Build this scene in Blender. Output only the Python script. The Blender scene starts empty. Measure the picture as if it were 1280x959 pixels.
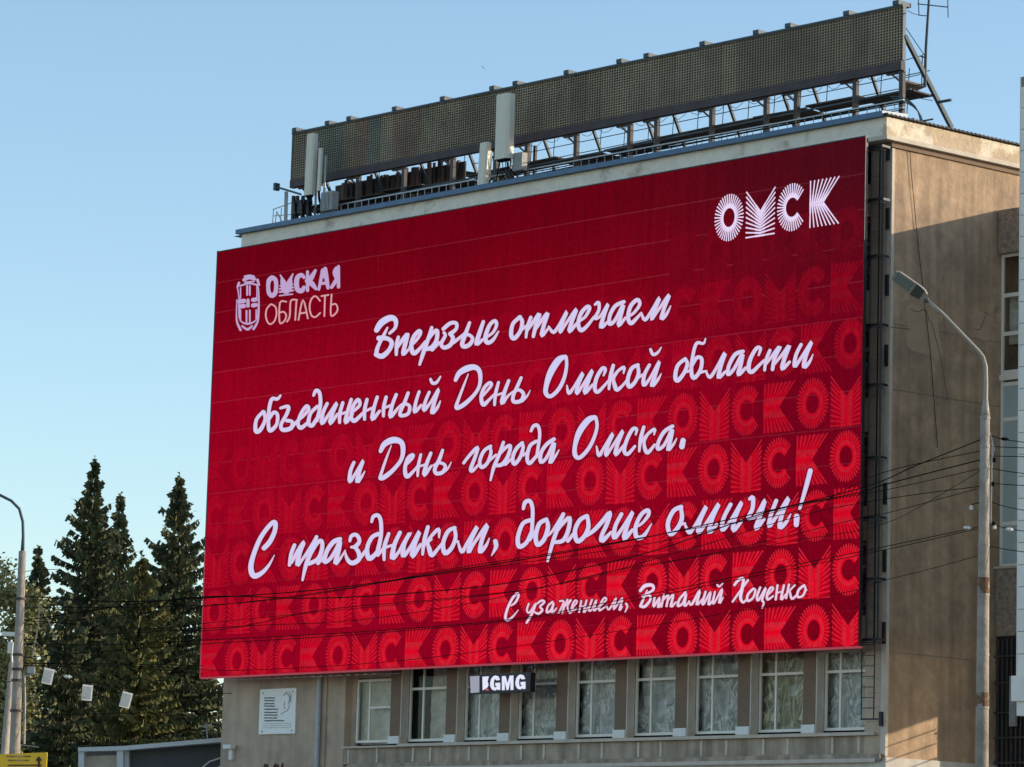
import bpy, bmesh, math, random
from mathutils import Vector, Matrix
from mathutils.geometry import tessellate_polygon
random.seed(7)
SKY_AIR, SKY_DUST, SKY_OZ, SKY_STR, SUN_E, EXPO = 1.0, 0.4, 2.0, 0.15, 2.45, 0.75
scene = bpy.context.scene
COL = scene.collection
# ---------------------------------------------------------------- camera
F = 4440.0; PITCH = math.radians(8.775); ROLL = math.radians(-1.642); YAW = math.radians(-45.595); CH = 1.6
fwd = Vector((0, math.cos(PITCH), math.sin(PITCH))); rgt0 = Vector((1, 0, 0)); dwn0 = fwd.cross(rgt0)
rgt = math.cos(ROLL) * rgt0 + math.sin(ROLL) * dwn0
dwn = -math.sin(ROLL) * rgt0 + math.cos(ROLL) * dwn0
cam_d = bpy.data.cameras.new('camera'); cam = bpy.data.objects.new('camera', cam_d); COL.objects.link(cam)
cam_d.sensor_width = 36; cam_d.lens = F / 1280 * 36; cam_d.clip_end = 6000; cam_d.clip_start = 0.5
cam.matrix_world = Matrix((( rgt.x, -dwn.x, -fwd.x, 0), (rgt.y, -dwn.y, -fwd.y, 0), (rgt.z, -dwn.z, -fwd.z, CH), (0, 0, 0, 1)))
scene.camera = cam
# the building's own frame: U along the front, V into the building, Z up
DA = Vector((math.cos(YAW), math.sin(YAW), 0)); DN = Vector((-math.sin(YAW), math.cos(YAW), 0))
def W(u, v, z): return DA * u + DN * v + Vector((0, 0, z))
def ray(px, py): return rgt * ((px - 640) / F) + dwn * ((py - 479.5) / F) + fwd
def hit(px, py, v):
    r = ray(px, py); p = r * (v / r.dot(DN)); return p.dot(DA), p.z + CH
def at(px, py, dist):
    r = ray(px, py); return r * (dist / r.y) + Vector((0, 0, CH))
# ---------------------------------------------------------------- sky and sun
sun_to = (DA * 0.9 + DN * 1.0 + Vector((0, 0, 0.31))).normalized()
elev = math.asin(sun_to.z); azim = math.atan2(sun_to.x, sun_to.y)
world = bpy.data.worlds.new('World'); scene.world = world; world.use_nodes = True
nt = world.node_tree; nt.nodes.clear()
sky = nt.nodes.new('ShaderNodeTexSky'); sky.sky_type = 'NISHITA'; sky.sun_disc = False
sky.sun_elevation = elev; sky.sun_rotation = azim; sky.air_density = SKY_AIR; sky.dust_density = SKY_DUST; sky.ozone_density = SKY_OZ
bg = nt.nodes.new('ShaderNodeBackground'); bg.inputs['Strength'].default_value = SKY_STR
ou = nt.nodes.new('ShaderNodeOutputWorld'); nt.links.new(sky.outputs[0], bg.inputs[0]); nt.links.new(bg.outputs[0], ou.inputs[0])
sl = bpy.data.lights.new('sun', 'SUN'); sl.energy = SUN_E; sl.angle = math.radians(0.5); sl.color = (1.0, 0.86, 0.68)
so = bpy.data.objects.new('sun', sl); COL.objects.link(so); so.rotation_mode = 'QUATERNION'; so.rotation_quaternion = sun_to.to_track_quat('Z', 'Y')
scene.view_settings.view_transform = 'Standard'; scene.view_settings.look = 'None'; scene.view_settings.exposure = EXPO; scene.view_settings.gamma = 1
# ---------------------------------------------------------------- materials
def mat(name, col, rough=0.8, var=0.25, scale=1.5, bump=0.3, bscale=12, metal=0.0, col2=None, mixscale=0.4, mixlo=0.45, mixhi=0.6, streak=0.0, rnd=0.0, spec=0.5):
    m = bpy.data.materials.new(name); m.use_nodes = True; t = m.node_tree; N = t.nodes; L = t.links
    b = N['Principled BSDF']; b.inputs['Roughness'].default_value = rough; b.inputs['Metallic'].default_value = metal
    b.inputs['Specular IOR Level'].default_value = spec
    g = N.new('ShaderNodeNewGeometry'); P = g.outputs['Position']
    base = N.new('ShaderNodeRGB'); base.outputs[0].default_value = (*col, 1); cur = base.outputs[0]
    if col2:
        n = N.new('ShaderNodeTexNoise'); n.inputs['Scale'].default_value = mixscale; n.inputs['Detail'].default_value = 8; n.inputs['Roughness'].default_value = 0.62; L.new(P, n.inputs['Vector'])
        r = N.new('ShaderNodeMapRange'); r.inputs[1].default_value = mixlo; r.inputs[2].default_value = mixhi; L.new(n.outputs[0], r.inputs[0])
        x = N.new('ShaderNodeMix'); x.data_type = 'RGBA'; L.new(r.outputs[0], x.inputs[0]); L.new(cur, x.inputs[6]); x.inputs[7].default_value = (*col2, 1); cur = x.outputs[2]
    def mul(cur, src, lo, hi, a=0.3, bb=0.7):
        r = N.new('ShaderNodeMapRange'); r.inputs[1].default_value = a; r.inputs[2].default_value = bb; r.inputs[3].default_value = lo; r.inputs[4].default_value = hi; L.new(src, r.inputs[0])
        v = N.new('ShaderNodeVectorMath'); v.operation = 'SCALE'; L.new(cur, v.inputs[0]); L.new(r.outputs[0], v.inputs['Scale']); return v.outputs[0]
    if var:
        n = N.new('ShaderNodeTexNoise'); n.inputs['Scale'].default_value = scale; n.inputs['Detail'].default_value = 10; n.inputs['Roughness'].default_value = 0.65; L.new(P, n.inputs['Vector'])
        cur = mul(cur, n.outputs[0], 1 - var, 1 + var)
    if streak:
        mp = N.new('ShaderNodeMapping'); mp.inputs['Scale'].default_value = (2.2, 2.2, 0.13); L.new(P, mp.inputs[0])
        n = N.new('ShaderNodeTexNoise'); n.inputs['Scale'].default_value = 1.4; n.inputs['Detail'].default_value = 7; L.new(mp.outputs[0], n.inputs['Vector'])
        cur = mul(cur, n.outputs[0], 1 - streak, 1 + streak * 0.6, 0.35, 0.65)
    if rnd:
        o = N.new('ShaderNodeObjectInfo'); cur = mul(cur, o.outputs['Random'], 1 - rnd, 1 + rnd, 0, 1)
    L.new(cur, b.inputs['Base Color'])
    if bump:
        n = N.new('ShaderNodeTexNoise'); n.inputs['Scale'].default_value = bscale; n.inputs['Detail'].default_value = 6; L.new(P, n.inputs['Vector'])
        u = N.new('ShaderNodeBump'); u.inputs['Strength'].default_value = bump; u.inputs['Distance'].default_value = 0.03; L.new(n.outputs[0], u.inputs['Height']); L.new(u.outputs[0], b.inputs['Normal'])
    return m
def emis(name, col, s=1.0):
    m = bpy.data.materials.new(name); m.use_nodes = True; b = m.node_tree.nodes['Principled BSDF']
    b.inputs['Base Color'].default_value = (0.004, 0.002, 0.002, 1); b.inputs['Roughness'].default_value = 0.9
    b.inputs['Emission Color'].default_value = (*col, 1); b.inputs['Emission Strength'].default_value = s * 2 ** -EXPO; b.inputs['Specular IOR Level'].default_value = 0.0; return m
def led_mat(name, seams):
    m = bpy.data.materials.new(name); m.use_nodes = True; t = m.node_tree; N = t.nodes; L = t.links
    b = N['Principled BSDF']; b.inputs['Base Color'].default_value = (0.004, 0.002, 0.002, 1); b.inputs['Roughness'].default_value = 0.9
    a = N.new('ShaderNodeAttribute'); a.attribute_name = 'col'; g = N.new('ShaderNodeNewGeometry')
    n = N.new('ShaderNodeTexNoise'); n.inputs['Scale'].default_value = 9; n.inputs['Detail'].default_value = 5; L.new(g.outputs['Position'], n.inputs['Vector'])
    r = N.new('ShaderNodeMapRange'); r.inputs[1].default_value = 0.3; r.inputs[2].default_value = 0.7; r.inputs[3].default_value = 0.84; r.inputs[4].default_value = 1.16; L.new(n.outputs[0], r.inputs[0])
    mp = N.new('ShaderNodeMapping'); mp.inputs['Scale'].default_value = (7, 7, 0.5); L.new(g.outputs['Position'], mp.inputs[0])
    n2 = N.new('ShaderNodeTexNoise'); n2.inputs['Scale'].default_value = 1.0; n2.inputs['Detail'].default_value = 3; L.new(mp.outputs[0], n2.inputs['Vector'])
    r2 = N.new('ShaderNodeMapRange'); r2.inputs[1].default_value = 0.3; r2.inputs[2].default_value = 0.7; r2.inputs[3].default_value = 0.9; r2.inputs[4].default_value = 1.1; L.new(n2.outputs[0], r2.inputs[0])
    mm = N.new('ShaderNodeMath'); mm.operation = 'MULTIPLY'; L.new(r.outputs[0], mm.inputs[0]); L.new(r2.outputs[0], mm.inputs[1]); k = mm.outputs[0]
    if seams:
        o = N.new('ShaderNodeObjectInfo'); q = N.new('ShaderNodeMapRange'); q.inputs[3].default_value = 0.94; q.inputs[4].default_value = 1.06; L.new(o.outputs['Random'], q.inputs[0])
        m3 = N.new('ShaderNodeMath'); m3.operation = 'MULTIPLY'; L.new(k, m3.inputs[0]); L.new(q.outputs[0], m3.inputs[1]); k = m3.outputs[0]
    v = N.new('ShaderNodeVectorMath'); v.operation = 'SCALE'; L.new(a.outputs['Color'], v.inputs[0]); L.new(k, v.inputs['Scale'])
    L.new(v.outputs[0], b.inputs['Emission Color']); b.inputs['Emission Strength'].default_value = 2 ** -EXPO; b.inputs['Specular IOR Level'].default_value = 0.0
    return m
def glass_mat(name, tint, refl=0.55):
    m = bpy.data.materials.new(name); m.use_nodes = True; t = m.node_tree; N = t.nodes; L = t.links; N.clear()
    o = N.new('ShaderNodeOutputMaterial'); tr = N.new('ShaderNodeBsdfTransparent'); tr.inputs[0].default_value = (*tint, 1)
    gl = N.new('ShaderNodeBsdfGlossy'); gl.inputs['Roughness'].default_value = 0.03; gl.inputs[0].default_value = (0.9, 0.95, 0.95, 1)
    mx = N.new('ShaderNodeMixShader'); lw = N.new('ShaderNodeLayerWeight'); lw.inputs[0].default_value = refl
    g = N.new('ShaderNodeNewGeometry'); n = N.new('ShaderNodeTexNoise'); n.inputs['Scale'].default_value = 1.2; L.new(g.outputs['Position'], n.inputs['Vector'])
    u = N.new('ShaderNodeBump'); u.inputs['Strength'].default_value = 0.15; u.inputs['Distance'].default_value = 0.02; L.new(n.outputs[0], u.inputs['Height']); L.new(u.outputs[0], gl.inputs['Normal'])
    L.new(lw.outputs['Fresnel'], mx.inputs[0]); L.new(tr.outputs[0], mx.inputs[1]); L.new(gl.outputs[0], mx.inputs[2]); L.new(mx.outputs[0], o.inputs[0]); return m
M = {}
M['plaster'] = mat('beige_plaster', (0.47, 0.315, 0.195), 0.92, 0.2, 2.6, 0.9, 5.5, col2=(0.355, 0.245, 0.158), mixscale=0.7, mixlo=0.42, mixhi=0.62, streak=0.2)
M['plaster_front'] = mat('grey_brown_plaster', (0.53, 0.395, 0.275), 0.92, 0.14, 1.1, 0.35, 10, col2=(0.43, 0.32, 0.23), mixscale=0.6, streak=0.1)
M['pier_paint'] = mat('brown_pier_paint', (0.21, 0.14, 0.09), 0.85, 0.12, 1.5, 0.2)
M['reveal'] = mat('pale_reveal_plaster', (0.62, 0.53, 0.42), 0.9, 0.15, 2)
M['cornice'] = mat('pale_cornice_paint', (0.86, 0.77, 0.64), 0.85, 0.12, 2.2, 0.25, col2=(0.5, 0.42, 0.33), mixscale=1.1, mixlo=0.56, mixhi=0.68)
M['cornice_side'] = mat('peeling_cornice_plaster', (0.56, 0.42, 0.28), 0.9, 0.22, 2.0, 0.8, 8, col2=(0.76, 0.64, 0.48), mixscale=1.3, mixlo=0.5, mixhi=0.56)
M['plinth'] = mat('light_grey_plinth_plaster', (0.62, 0.57, 0.50), 0.9, 0.1, 1.5, 0.2, streak=0.12)
M['band'] = mat('stained_band_plaster', (0.40, 0.31, 0.225), 0.9, 0.2, 2, 0.4, streak=0.3)
M['white_pvc'] = mat('white_window_frame', (0.88, 0.81, 0.69), 0.5, 0.06, 3, 0)
M['sillm'] = mat('grey_sill_metal', (0.56, 0.46, 0.36), 0.6, 0.15, 3, 0.1)
M['blue_edge'] = mat('blue_painted_flashing', (0.06, 0.14, 0.25), 0.45, 0.2, 2, 0.1)
M['dark_steel'] = mat('dark_rusty_steel', (0.055, 0.047, 0.045), 0.7, 0.35, 3, 0.2, col2=(0.12, 0.065, 0.04), mixscale=2.0, mixlo=0.5, mixhi=0.62)
M['blue_steel'] = mat('blue_grey_steel', (0.05, 0.075, 0.09), 0.6, 0.25, 3, 0.1)
M['black'] = mat('black_painted_metal', (0.015, 0.015, 0.016), 0.55, 0.2, 3, 0.0)
M['wire'] = mat('dark_cable_sheath', (0.009, 0.007, 0.007), 0.95, 0.1, 3, 0.0, spec=0.1)
M['lattice'] = mat('dusty_lamp_grid', (0.38, 0.30, 0.20), 0.75, 0.25, 0.7, 0.0, rnd=0.16)
M['lattice_back'] = mat('soot_dark_backing', (0.022, 0.02, 0.018), 0.9, 0.3, 4, 0.0, rnd=0.3)
M['teal'] = mat('tinted_lamp_grid_teal', (0.27, 0.27, 0.20), 0.75, 0.25, 0.7, 0.0)
M['redd'] = mat('tinted_lamp_grid_red', (0.37, 0.25, 0.17), 0.75, 0.25, 0.7, 0.0)
M['board_edge'] = mat('dark_violet_board_frame', (0.065, 0.045, 0.045), 0.7, 0.25, 2, 0.1)
M['wood'] = mat('weathered_dark_planks', (0.075, 0.055, 0.042), 0.85, 0.35, 3, 0.3, streak=0.3, rnd=0.2)
M['wood_pale'] = mat('weathered_red_brown_planks', (0.17, 0.105, 0.08), 0.85, 0.35, 3, 0.3, rnd=0.35)
M['galv'] = mat('galvanised_metal', (0.42, 0.43, 0.42), 0.5, 0.15, 4, 0.1, metal=0.2)
M['ant'] = mat('ivory_antenna_cover', (0.74, 0.68, 0.55), 0.55, 0.05, 3, 0)
M['radio'] = mat('grey_radio_housing', (0.30, 0.30, 0.28), 0.6, 0.15, 5, 0.1)
M['concrete'] = mat('weathered_pole_concrete', (0.40, 0.33, 0.26), 0.92, 0.22, 3, 0.5, 16, col2=(0.30, 0.23, 0.175), mixscale=2.5, mixlo=0.52, mixhi=0.66, streak=0.15)
M['rust'] = mat('brown_rust_stain', (0.19, 0.095, 0.05), 0.9, 0.35, 9, 0.4, col2=(0.33, 0.3, 0.26), mixscale=6, mixlo=0.5, mixhi=0.56)
M['lamp_metal'] = mat('pale_lamp_arm_metal', (0.36, 0.31, 0.25), 0.6, 0.12, 5, 0.1)
M['lens'] = mat('greenish_lamp_lens', (0.21, 0.23, 0.20), 0.25, 0.1, 8, 0)
M['lamp_dark'] = mat('dark_lamp_housing', (0.075, 0.07, 0.062), 0.6, 0.15, 5, 0)
M['white_plate'] = mat('white_plate', (0.80, 0.77, 0.70), 0.6, 0.08, 4, 0)
M['plaque'] = mat('white_marble_plaque', (0.88, 0.86, 0.80), 0.35, 0.06, 6, 0)
M['plaque_ink'] = mat('grey_engraved_letters', (0.12, 0.12, 0.12), 0.7, 0.2, 9, 0)
M['plaque_ink2'] = mat('faint_engraved_lines', (0.42, 0.42, 0.41), 0.7, 0.2, 9, 0)
M['white_tile'] = mat('pale_stone_tile', (0.82, 0.75, 0.66), 0.6, 0.06, 2, 0.05, rnd=0.05)
M['joint'] = mat('grey_tile_joint', (0.28, 0.265, 0.24), 0.9, 0.1, 3, 0)
M['rough_stone'] = mat('rough_pebble_dash', (0.30, 0.225, 0.165), 0.95, 0.45, 7, 1.0, 9)
M['blue_glass'] = mat('pale_blue_glazing_panel', (0.46, 0.52, 0.50), 0.15, 0.08, 1, 0)
M['interior'] = mat('dim_interior', (0.05, 0.05, 0.045), 0.9, 0.3, 1, 0)
M['curtain'] = mat('white_net_curtain', (0.60, 0.55, 0.46), 0.9, 0.25, 3, 0.4, 8)
M['glass'] = glass_mat('window_glass', (0.95, 0.95, 0.94), 0.12)
def film_mat(name, c1, c2, c3):
    m = bpy.data.materials.new(name); m.use_nodes = True; t = m.node_tree; N = t.nodes; L = t.links; b = N['Principled BSDF']; b.inputs['Roughness'].default_value = 0.22
    g = N.new('ShaderNodeNewGeometry'); mp = N.new('ShaderNodeMapping'); mp.inputs['Scale'].default_value = (1.5, 1.5, 0.55); L.new(g.outputs['Position'], mp.inputs[0])
    n = N.new('ShaderNodeTexNoise'); n.inputs['Scale'].default_value = 1.0; n.inputs['Detail'].default_value = 5; n.inputs['Distortion'].default_value = 0.9; L.new(mp.outputs[0], n.inputs['Vector'])
    r = N.new('ShaderNodeValToRGB'); L.new(n.outputs[0], r.inputs[0]); e = r.color_ramp.elements
    e[0].position = .34; e[0].color = (*c3, 1); e[1].position = .66; e[1].color = (*c3, 1)
    for p, c in ((.43, c2), (.485, c2), (.50, c1), (.52, c2), (.575, c3), (.60, c1), (.62, c2)): q = e.new(p); q.color = (*c, 1)  # thin pale ramp bands paint crinkle highlights into the film's base colour
    L.new(r.outputs[0], b.inputs['Base Color']); return m
M['film'] = film_mat('crinkled_plastic_film', (0.88, 0.87, 0.82), (0.52, 0.51, 0.47), (0.31, 0.31, 0.29))
M['film2'] = film_mat('yellowish_film', (0.75, 0.66, 0.42), (0.36, 0.31, 0.20), (0.15, 0.13, 0.09))
M['roofing'] = mat('grey_corrugated_roofing', (0.16, 0.15, 0.14), 0.85, 0.3, 2, 0.2)
M['bark'] = mat('spruce_bark', (0.09, 0.07, 0.055), 0.95, 0.3, 6, 0.5)
M['spruce'] = mat('dark_spruce_needles', (0.125, 0.135, 0.075), 0.75, 0.45, 1.3, 0, spec=0.0)
M['spruce_lit'] = mat('sunlit_olive_needles', (0.165, 0.165, 0.07), 0.75, 0.45, 1.5, 0, spec=0.0)  # sunlight on the nearer spruce put into this lighter olive needle colour
M['leaf'] = mat('yellow_green_leaves', (0.33, 0.31, 0.13), 0.6, 0.4, 1.5, 0, spec=0.3)
M['kiosk_pale'] = mat('pale_grey_fascia', (0.66, 0.66, 0.64), 0.5, 0.06, 3, 0)
M['kiosk_dark'] = mat('dark_grey_wall', (0.06, 0.065, 0.072), 0.5, 0.15, 2, 0)
M['yellow'] = mat('yellow_sign_sheeting', (0.95, 0.56, 0.02), 0.45, 0.05, 5, 0)
M['asphalt'] = mat('asphalt', (0.05, 0.05, 0.052), 0.9, 0.25, 1.5, 0.4, 30)
M['ground'] = mat('dry_grass_ground', (0.16, 0.14, 0.09), 0.95, 0.4, 0.6, 0.5, 10)
M['paving'] = mat('grey_pavement', (0.36, 0.32, 0.27), 0.9, 0.2, 1.2, 0.2)
M['kerb'] = mat('kerb_concrete', (0.34, 0.33, 0.31), 0.9, 0.2, 2, 0.2)
M['road_paint'] = mat('white_road_paint', (0.7, 0.7, 0.68), 0.8, 0.15, 3, 0)
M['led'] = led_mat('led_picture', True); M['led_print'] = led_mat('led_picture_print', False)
M['text'] = emis('led_lavender_white', (0.60, 0.62, 0.93)); M['text_edge'] = emis('led_dark_outline', (0.045, 0.0, 0.012))
M['text_rim'] = emis('led_pinkish_rim', (0.82, 0.46, 0.60)); M['logo'] = emis('led_logo_white', (0.80, 0.68, 0.93)); M['logo_dim'] = emis('led_logo_dim_white', (0.50, 0.36, 0.60)); M['logo_pink'] = emis('led_logo_pink', (0.68, 0.34, 0.38))
M['sign_white'] = emis('lit_sign_white', (0.78, 0.80, 0.98)); M['sign_red'] = emis('lit_sign_red', (0.6, 0.12, 0.12)); M['sign_grey'] = emis('lit_sign_grey', (0.33, 0.35, 0.42))
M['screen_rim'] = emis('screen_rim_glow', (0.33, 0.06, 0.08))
M['brown_plant'] = mat('dark_red_dry_leaves', (0.10, 0.04, 0.03), 0.8, 0.4, 6, 0)
# ---------------------------------------------------------------- mesh builder
class MB:
    def __init__(s): s.v = []; s.f = []; s.c = []
    def add(s, vs, fs, col=None):
        b = len(s.v); s.v += [Vector(p) for p in vs]; s.f += [tuple(b + i for i in f) for f in fs]
        s.c += ([col] * len(vs) if not isinstance(col, list) else col); return s
    def box(s, u0, u1, v0, v1, z0, z1, col=None):
        P = [W(u, v, z) for z in (z0, z1) for v in (v0, v1) for u in (u0, u1)]
        return s.add(P, [(0, 1, 3, 2), (4, 6, 7, 5), (0, 4, 5, 1), (2, 3, 7, 6), (0, 2, 6, 4), (1, 5, 7, 3)], col)
    def obox(s, c, ax, ay, az):   # oriented box: centre and half vectors
        P = [c + i * ax + j * ay + k * az for k in (-1, 1) for j in (-1, 1) for i in (-1, 1)]
        return s.add(P, [(0, 1, 3, 2), (4, 6, 7, 5), (0, 4, 5, 1), (2, 3, 7, 6), (0, 2, 6, 4), (1, 5, 7, 3)])
    def bar(s, p, q, r, n=4, r2=None):
        return s.tube([p, q], [r, r if r2 is None else r2], n)
    def tube(s, pts, rs, n=6):
        pts = [Vector(p) for p in pts]; rings = []
        if not isinstance(rs, (list, tuple)): rs = [rs] * len(pts)
        for i, p in enumerate(pts):
            d = (pts[min(i + 1, len(pts) - 1)] - pts[max(i - 1, 0)]).normalized()
            a = d.cross(Vector((0, 0, 1)) if abs(d.z) < 0.95 else Vector((1, 0, 0))).normalized(); b = d.cross(a)
            rings.append([p + (a * math.cos(t) + b * math.sin(t)) * rs[i] for t in [2 * math.pi * (k + 0.5) / n for k in range(n)]])
        vs = [x for r in rings for x in r]; fs = []
        for i in range(len(pts) - 1):
            for k in range(n): fs.append((i * n + k, i * n + (k + 1) % n, (i + 1) * n + (k + 1) % n, (i + 1) * n + k))
        fs.append(tuple(range(n - 1, -1, -1))); fs.append(tuple((len(pts) - 1) * n + k for k in range(n)))
        return s.add(vs, fs)
    def build(s, name, m, parent=None, org=None, smooth=False):
        me = bpy.data.meshes.new(name)
        if parent is not None: org = wloc(parent)
        elif org is None:
            xs = [p.x for p in s.v]; ys = [p.y for p in s.v]
            org = Vector(((min(xs) + max(xs)) / 2, (min(ys) + max(ys)) / 2, min(p.z for p in s.v)))
        me.from_pydata([p - org for p in s.v], [], s.f); me.materials.append(m); me.update()
        if any(c is not None for c in s.c):
            a = me.color_attributes.new('col', 'FLOAT_COLOR', 'POINT')
            for i, c in enumerate(s.c): a.data[i].color = (*(c or (0, 0, 0)), 1)
        else:
            bm = bmesh.new(); bm.from_mesh(me); bmesh.ops.recalc_face_normals(bm, faces=bm.faces); bm.to_mesh(me); bm.free()
        if smooth:
            for p in me.polygons: p.use_smooth = True
        o = bpy.data.objects.new(name, me); COL.objects.link(o)
        if parent is not None: o.parent = parent; LOC[o.name] = org; o.location = (0, 0, 0)
        else: o.location = org; LOC[o.name] = Vector(org)
        return o
LOC = {}
def wloc(o): return LOC[o.name]
def tag(o, label=None, cat=None, group=None, kind=None):
    if label: o['label'] = label
    if cat: o['category'] = cat
    if group: o['group'] = group
    if kind: o['kind'] = kind
    return o
def empty(name, loc, label, cat, group=None):
    o = bpy.data.objects.new(name, None); COL.objects.link(o); o.location = loc; o.empty_display_size = 0.3; LOC[o.name] = Vector(loc)
    return tag(o, label, cat, group)
def shifted(src, dloc, parent, mesh=None):      # copy of a part, moved by dloc
    c = src.copy(); COL.objects.link(c); c.parent = parent; LOC[c.name] = wloc(src) + Vector(dloc)
    c.location = LOC[c.name] - wloc(parent); return c
# ================================================================ ground
VW = 81.0                       # front wall plane
def flat(name, pts, z, m):
    b = MB(); b.add([Vector((x, y, z)) for x, y in pts], [tuple(range(len(pts)))]); return tag(b.build(name, m, org=Vector((0, 0, 0))), kind='structure')
flat('ground', [(-2500, -300), (2500, -300), (2500, 4000), (-2500, 4000)], 0.0, M['ground'])
def strip(name, v0, v1, z, m, u0=-400, u1=400):
    b = MB(); b.add([W(u0, v0, z), W(u1, v0, z), W(u1, v1, z), W(u0, v1, z)], [(0, 1, 2, 3)]); return tag(b.build(name, m), kind='structure')
strip('road', 34, 62, 0.004, M['asphalt'])
b = MB()
for k in range(-20, 20): b.add([W(k * 9 - 30, 47.9, .008), W(k * 9 - 25, 47.9, .008), W(k * 9 - 25, 48.1, .008), W(k * 9 - 30, 48.1, .008)], [(0, 1, 2, 3)])
tag(b.build('road_markings', M['road_paint']), kind='structure')
b = MB(); b.box(-400, 400, 62, 62.2, 0, .14); tag(b.build('kerb', M['kerb']), kind='structure')
b = MB(); b.box(-400, 400, 62.2, 80.8, 0, .12); tag(b.build('pavement', M['paving']), kind='structure')
# ================================================================ main building
u_c, _ = hit(1112, 500, VW)     # front right corner
u_l = -96.85
angB = YAW + math.pi / 2 - math.radians(5.95)
DB = Vector((math.cos(angB), math.sin(angB), 0)); NB = Vector((DB.y, -DB.x, 0))       # along side wall; its outward normal
C0 = W(u_c, VW, 0)
def S(s, out, z): return C0 + DB * s + NB * out + Vector((0, 0, z))
def sbox(mb, s0, s1, o0, o1, z0, z1):
    P = [S(s, o, z) for z in (z0, z1) for o in (o0, o1) for s in (s0, s1)]
    return mb.add(P, [(0, 1, 3, 2), (4, 6, 7, 5), (0, 4, 5, 1), (2, 3, 7, 6), (0, 2, 6, 4), (1, 5, 7, 3)])
def shit(px, py, out=0.0):
    r = ray(px, py); c = (C0 + NB * out - Vector((0, 0, 0))); p = r * (c.dot(NB) / r.dot(NB)); p = p + Vector((0, 0, CH)); q = p - C0; return q.dot(DB), p.z
bld = empty('office_building', W(u_c, VW, 0), 'tall beige plaster office building carrying the huge red screen on its front', 'building')
ZT = 26.06                      # top of cornice
# front wall: left blank part, band below the windows, piers, upper wall
b = MB(); b.box(u_l, -91.35, VW, VW + .4, 7.0, 25.42); b.box(-91.35, -90.44, VW + .06, VW + .4, 7.0, 25.42)
b.box(-90.44, u_c - .02, VW + .02, VW + .4, 10.75, 25.42) if False else None
b.box(-90.44, -90.2, VW + .35, VW + .5, 7.0, 10.75)
b.box(-90.2, -88.1, VW + .3, VW + .5, 10.0, 10.75)      # wall over the small window
b.box(u_l, u_c, VW + .02, VW + .38, 0, 7.0 - .004)
b.build('front_wall', M['plaster_front'], bld)
b = MB(); b.box(-90.44, -69.55, VW + .01, VW + .39, 10.75, 25.42); b.build('upper_wall', M['plaster_front'], bld)
b = MB(); b.box(-90.1, -67.5, VW + 1.6, VW + 1.7, 7.0, 25.4); b.build('room_back_wall', M['interior'], bld)
b = MB(); b.box(-90.4, -67.46, VW + .04, VW + .4, 7.06, 7.6); b.build('window_band', M['band'], bld)
b = MB(); b.box(-90.0, -66.72 - .02, VW - .16, VW + .1, 6.86, 7.06)
b.build('lower_ledge', M['band'], bld)
b = MB()
nz = 300; uu0, uu1 = -89.9, -66.9      # corrugated drip edge hanging on the ledge
for i in range(nz):
    a0 = uu0 + (uu1 - uu0) * i / nz; a1 = uu0 + (uu1 - uu0) * (i + 1) / nz; dz = .025 if i % 2 else 0
    b.add([W(a0, VW - .19, 6.80 + dz), W(a1, VW - .19, 6.80 + (.025 - dz)), W(a1, VW - .17, 6.93), W(a0, VW - .17, 6.93)], [(0, 1, 2, 3)])
tag(b.build('corrugated_drip_edge', M['sillm'], bld), kind='stuff')
# pilaster at the right end, in rusticated courses
k = 0; z = 7.6
crs = None
while z < 25.35:
    h = min(.42, 25.42 - z)
    if crs is None:
        b = MB(); b.box(-67.46, u_c, VW, VW + .4, z, z + .405); crs = b.build('stone_course', M['plaster_front'], bld)
    else: shifted(crs, (0, 0, z - 7.6), bld)
    z += .42
b = MB(); b.box(-67.44, u_c + .004, VW + .015, VW + .39, 7.0, 25.42); b.build('pilaster_core', M['joint'], bld)
b = MB(); b.box(-67.46, u_c, VW, VW + .4, 7.0, 7.59); b.build('pilaster_foot', M['plaster_front'], bld)
# piers between the windows
WL = [-90.18, -87.55, -84.84, -82.32, -79.72, -77.12, -74.53, -71.94, -69.32]
pier = block = strp = rev = None
for i in range(1, 9):
    d = W(WL[i] - WL[1], 0, 0)
    if pier is None:
        b = MB(); b.box(WL[1] - .54, WL[1] - .04, VW, VW + .34, 7.72, 10.75); pier = b.build('pier', M['pier_paint'], bld)
        b = MB(); b.box(WL[1] - .04, WL[1] + .0, VW + .002, VW + .34, 7.72, 10.75); rev = b.build('pale_jamb', M['reveal'], bld)
        b = MB(); b.box(WL[1] - .56, WL[1] - .03, VW - .06, VW + .2, 7.72, 7.97); block = b.build('sill_block', M['white_plate'], bld)
    else: shifted(pier, d, bld); shifted(rev, d, bld); shifted(block, d, bld)
for i in range(9):
    for off in (0.55, 1.5):
        d = W(WL[i] + off + random.uniform(-.1, .1) - WL[0], 0, 0)
        if strp is None:
            b = MB(); b.box(WL[0], WL[0] + .09, VW + .01, VW + .05, 7.1, 7.58); strp = b.build('band_strip', M['reveal'], bld)
        else: shifted(strp, d, bld)
b = MB(); b.box(-89.95 - .4, -87.62, VW - .1, VW + .33, 7.60, 7.66); b.build('window_sill', M['sillm'], bld)
b = MB(); b.box(-87.58, -67.0, VW - .12, VW + .33, 7.61, 7.71); b.build('window_sill', M['sillm'], bld)
b = MB(); b.box(-90.4, -87.4, VW + .04, VW + .3, 7.6 - .004, 7.599); b.build('sill_bed', M['band'], bld)
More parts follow.
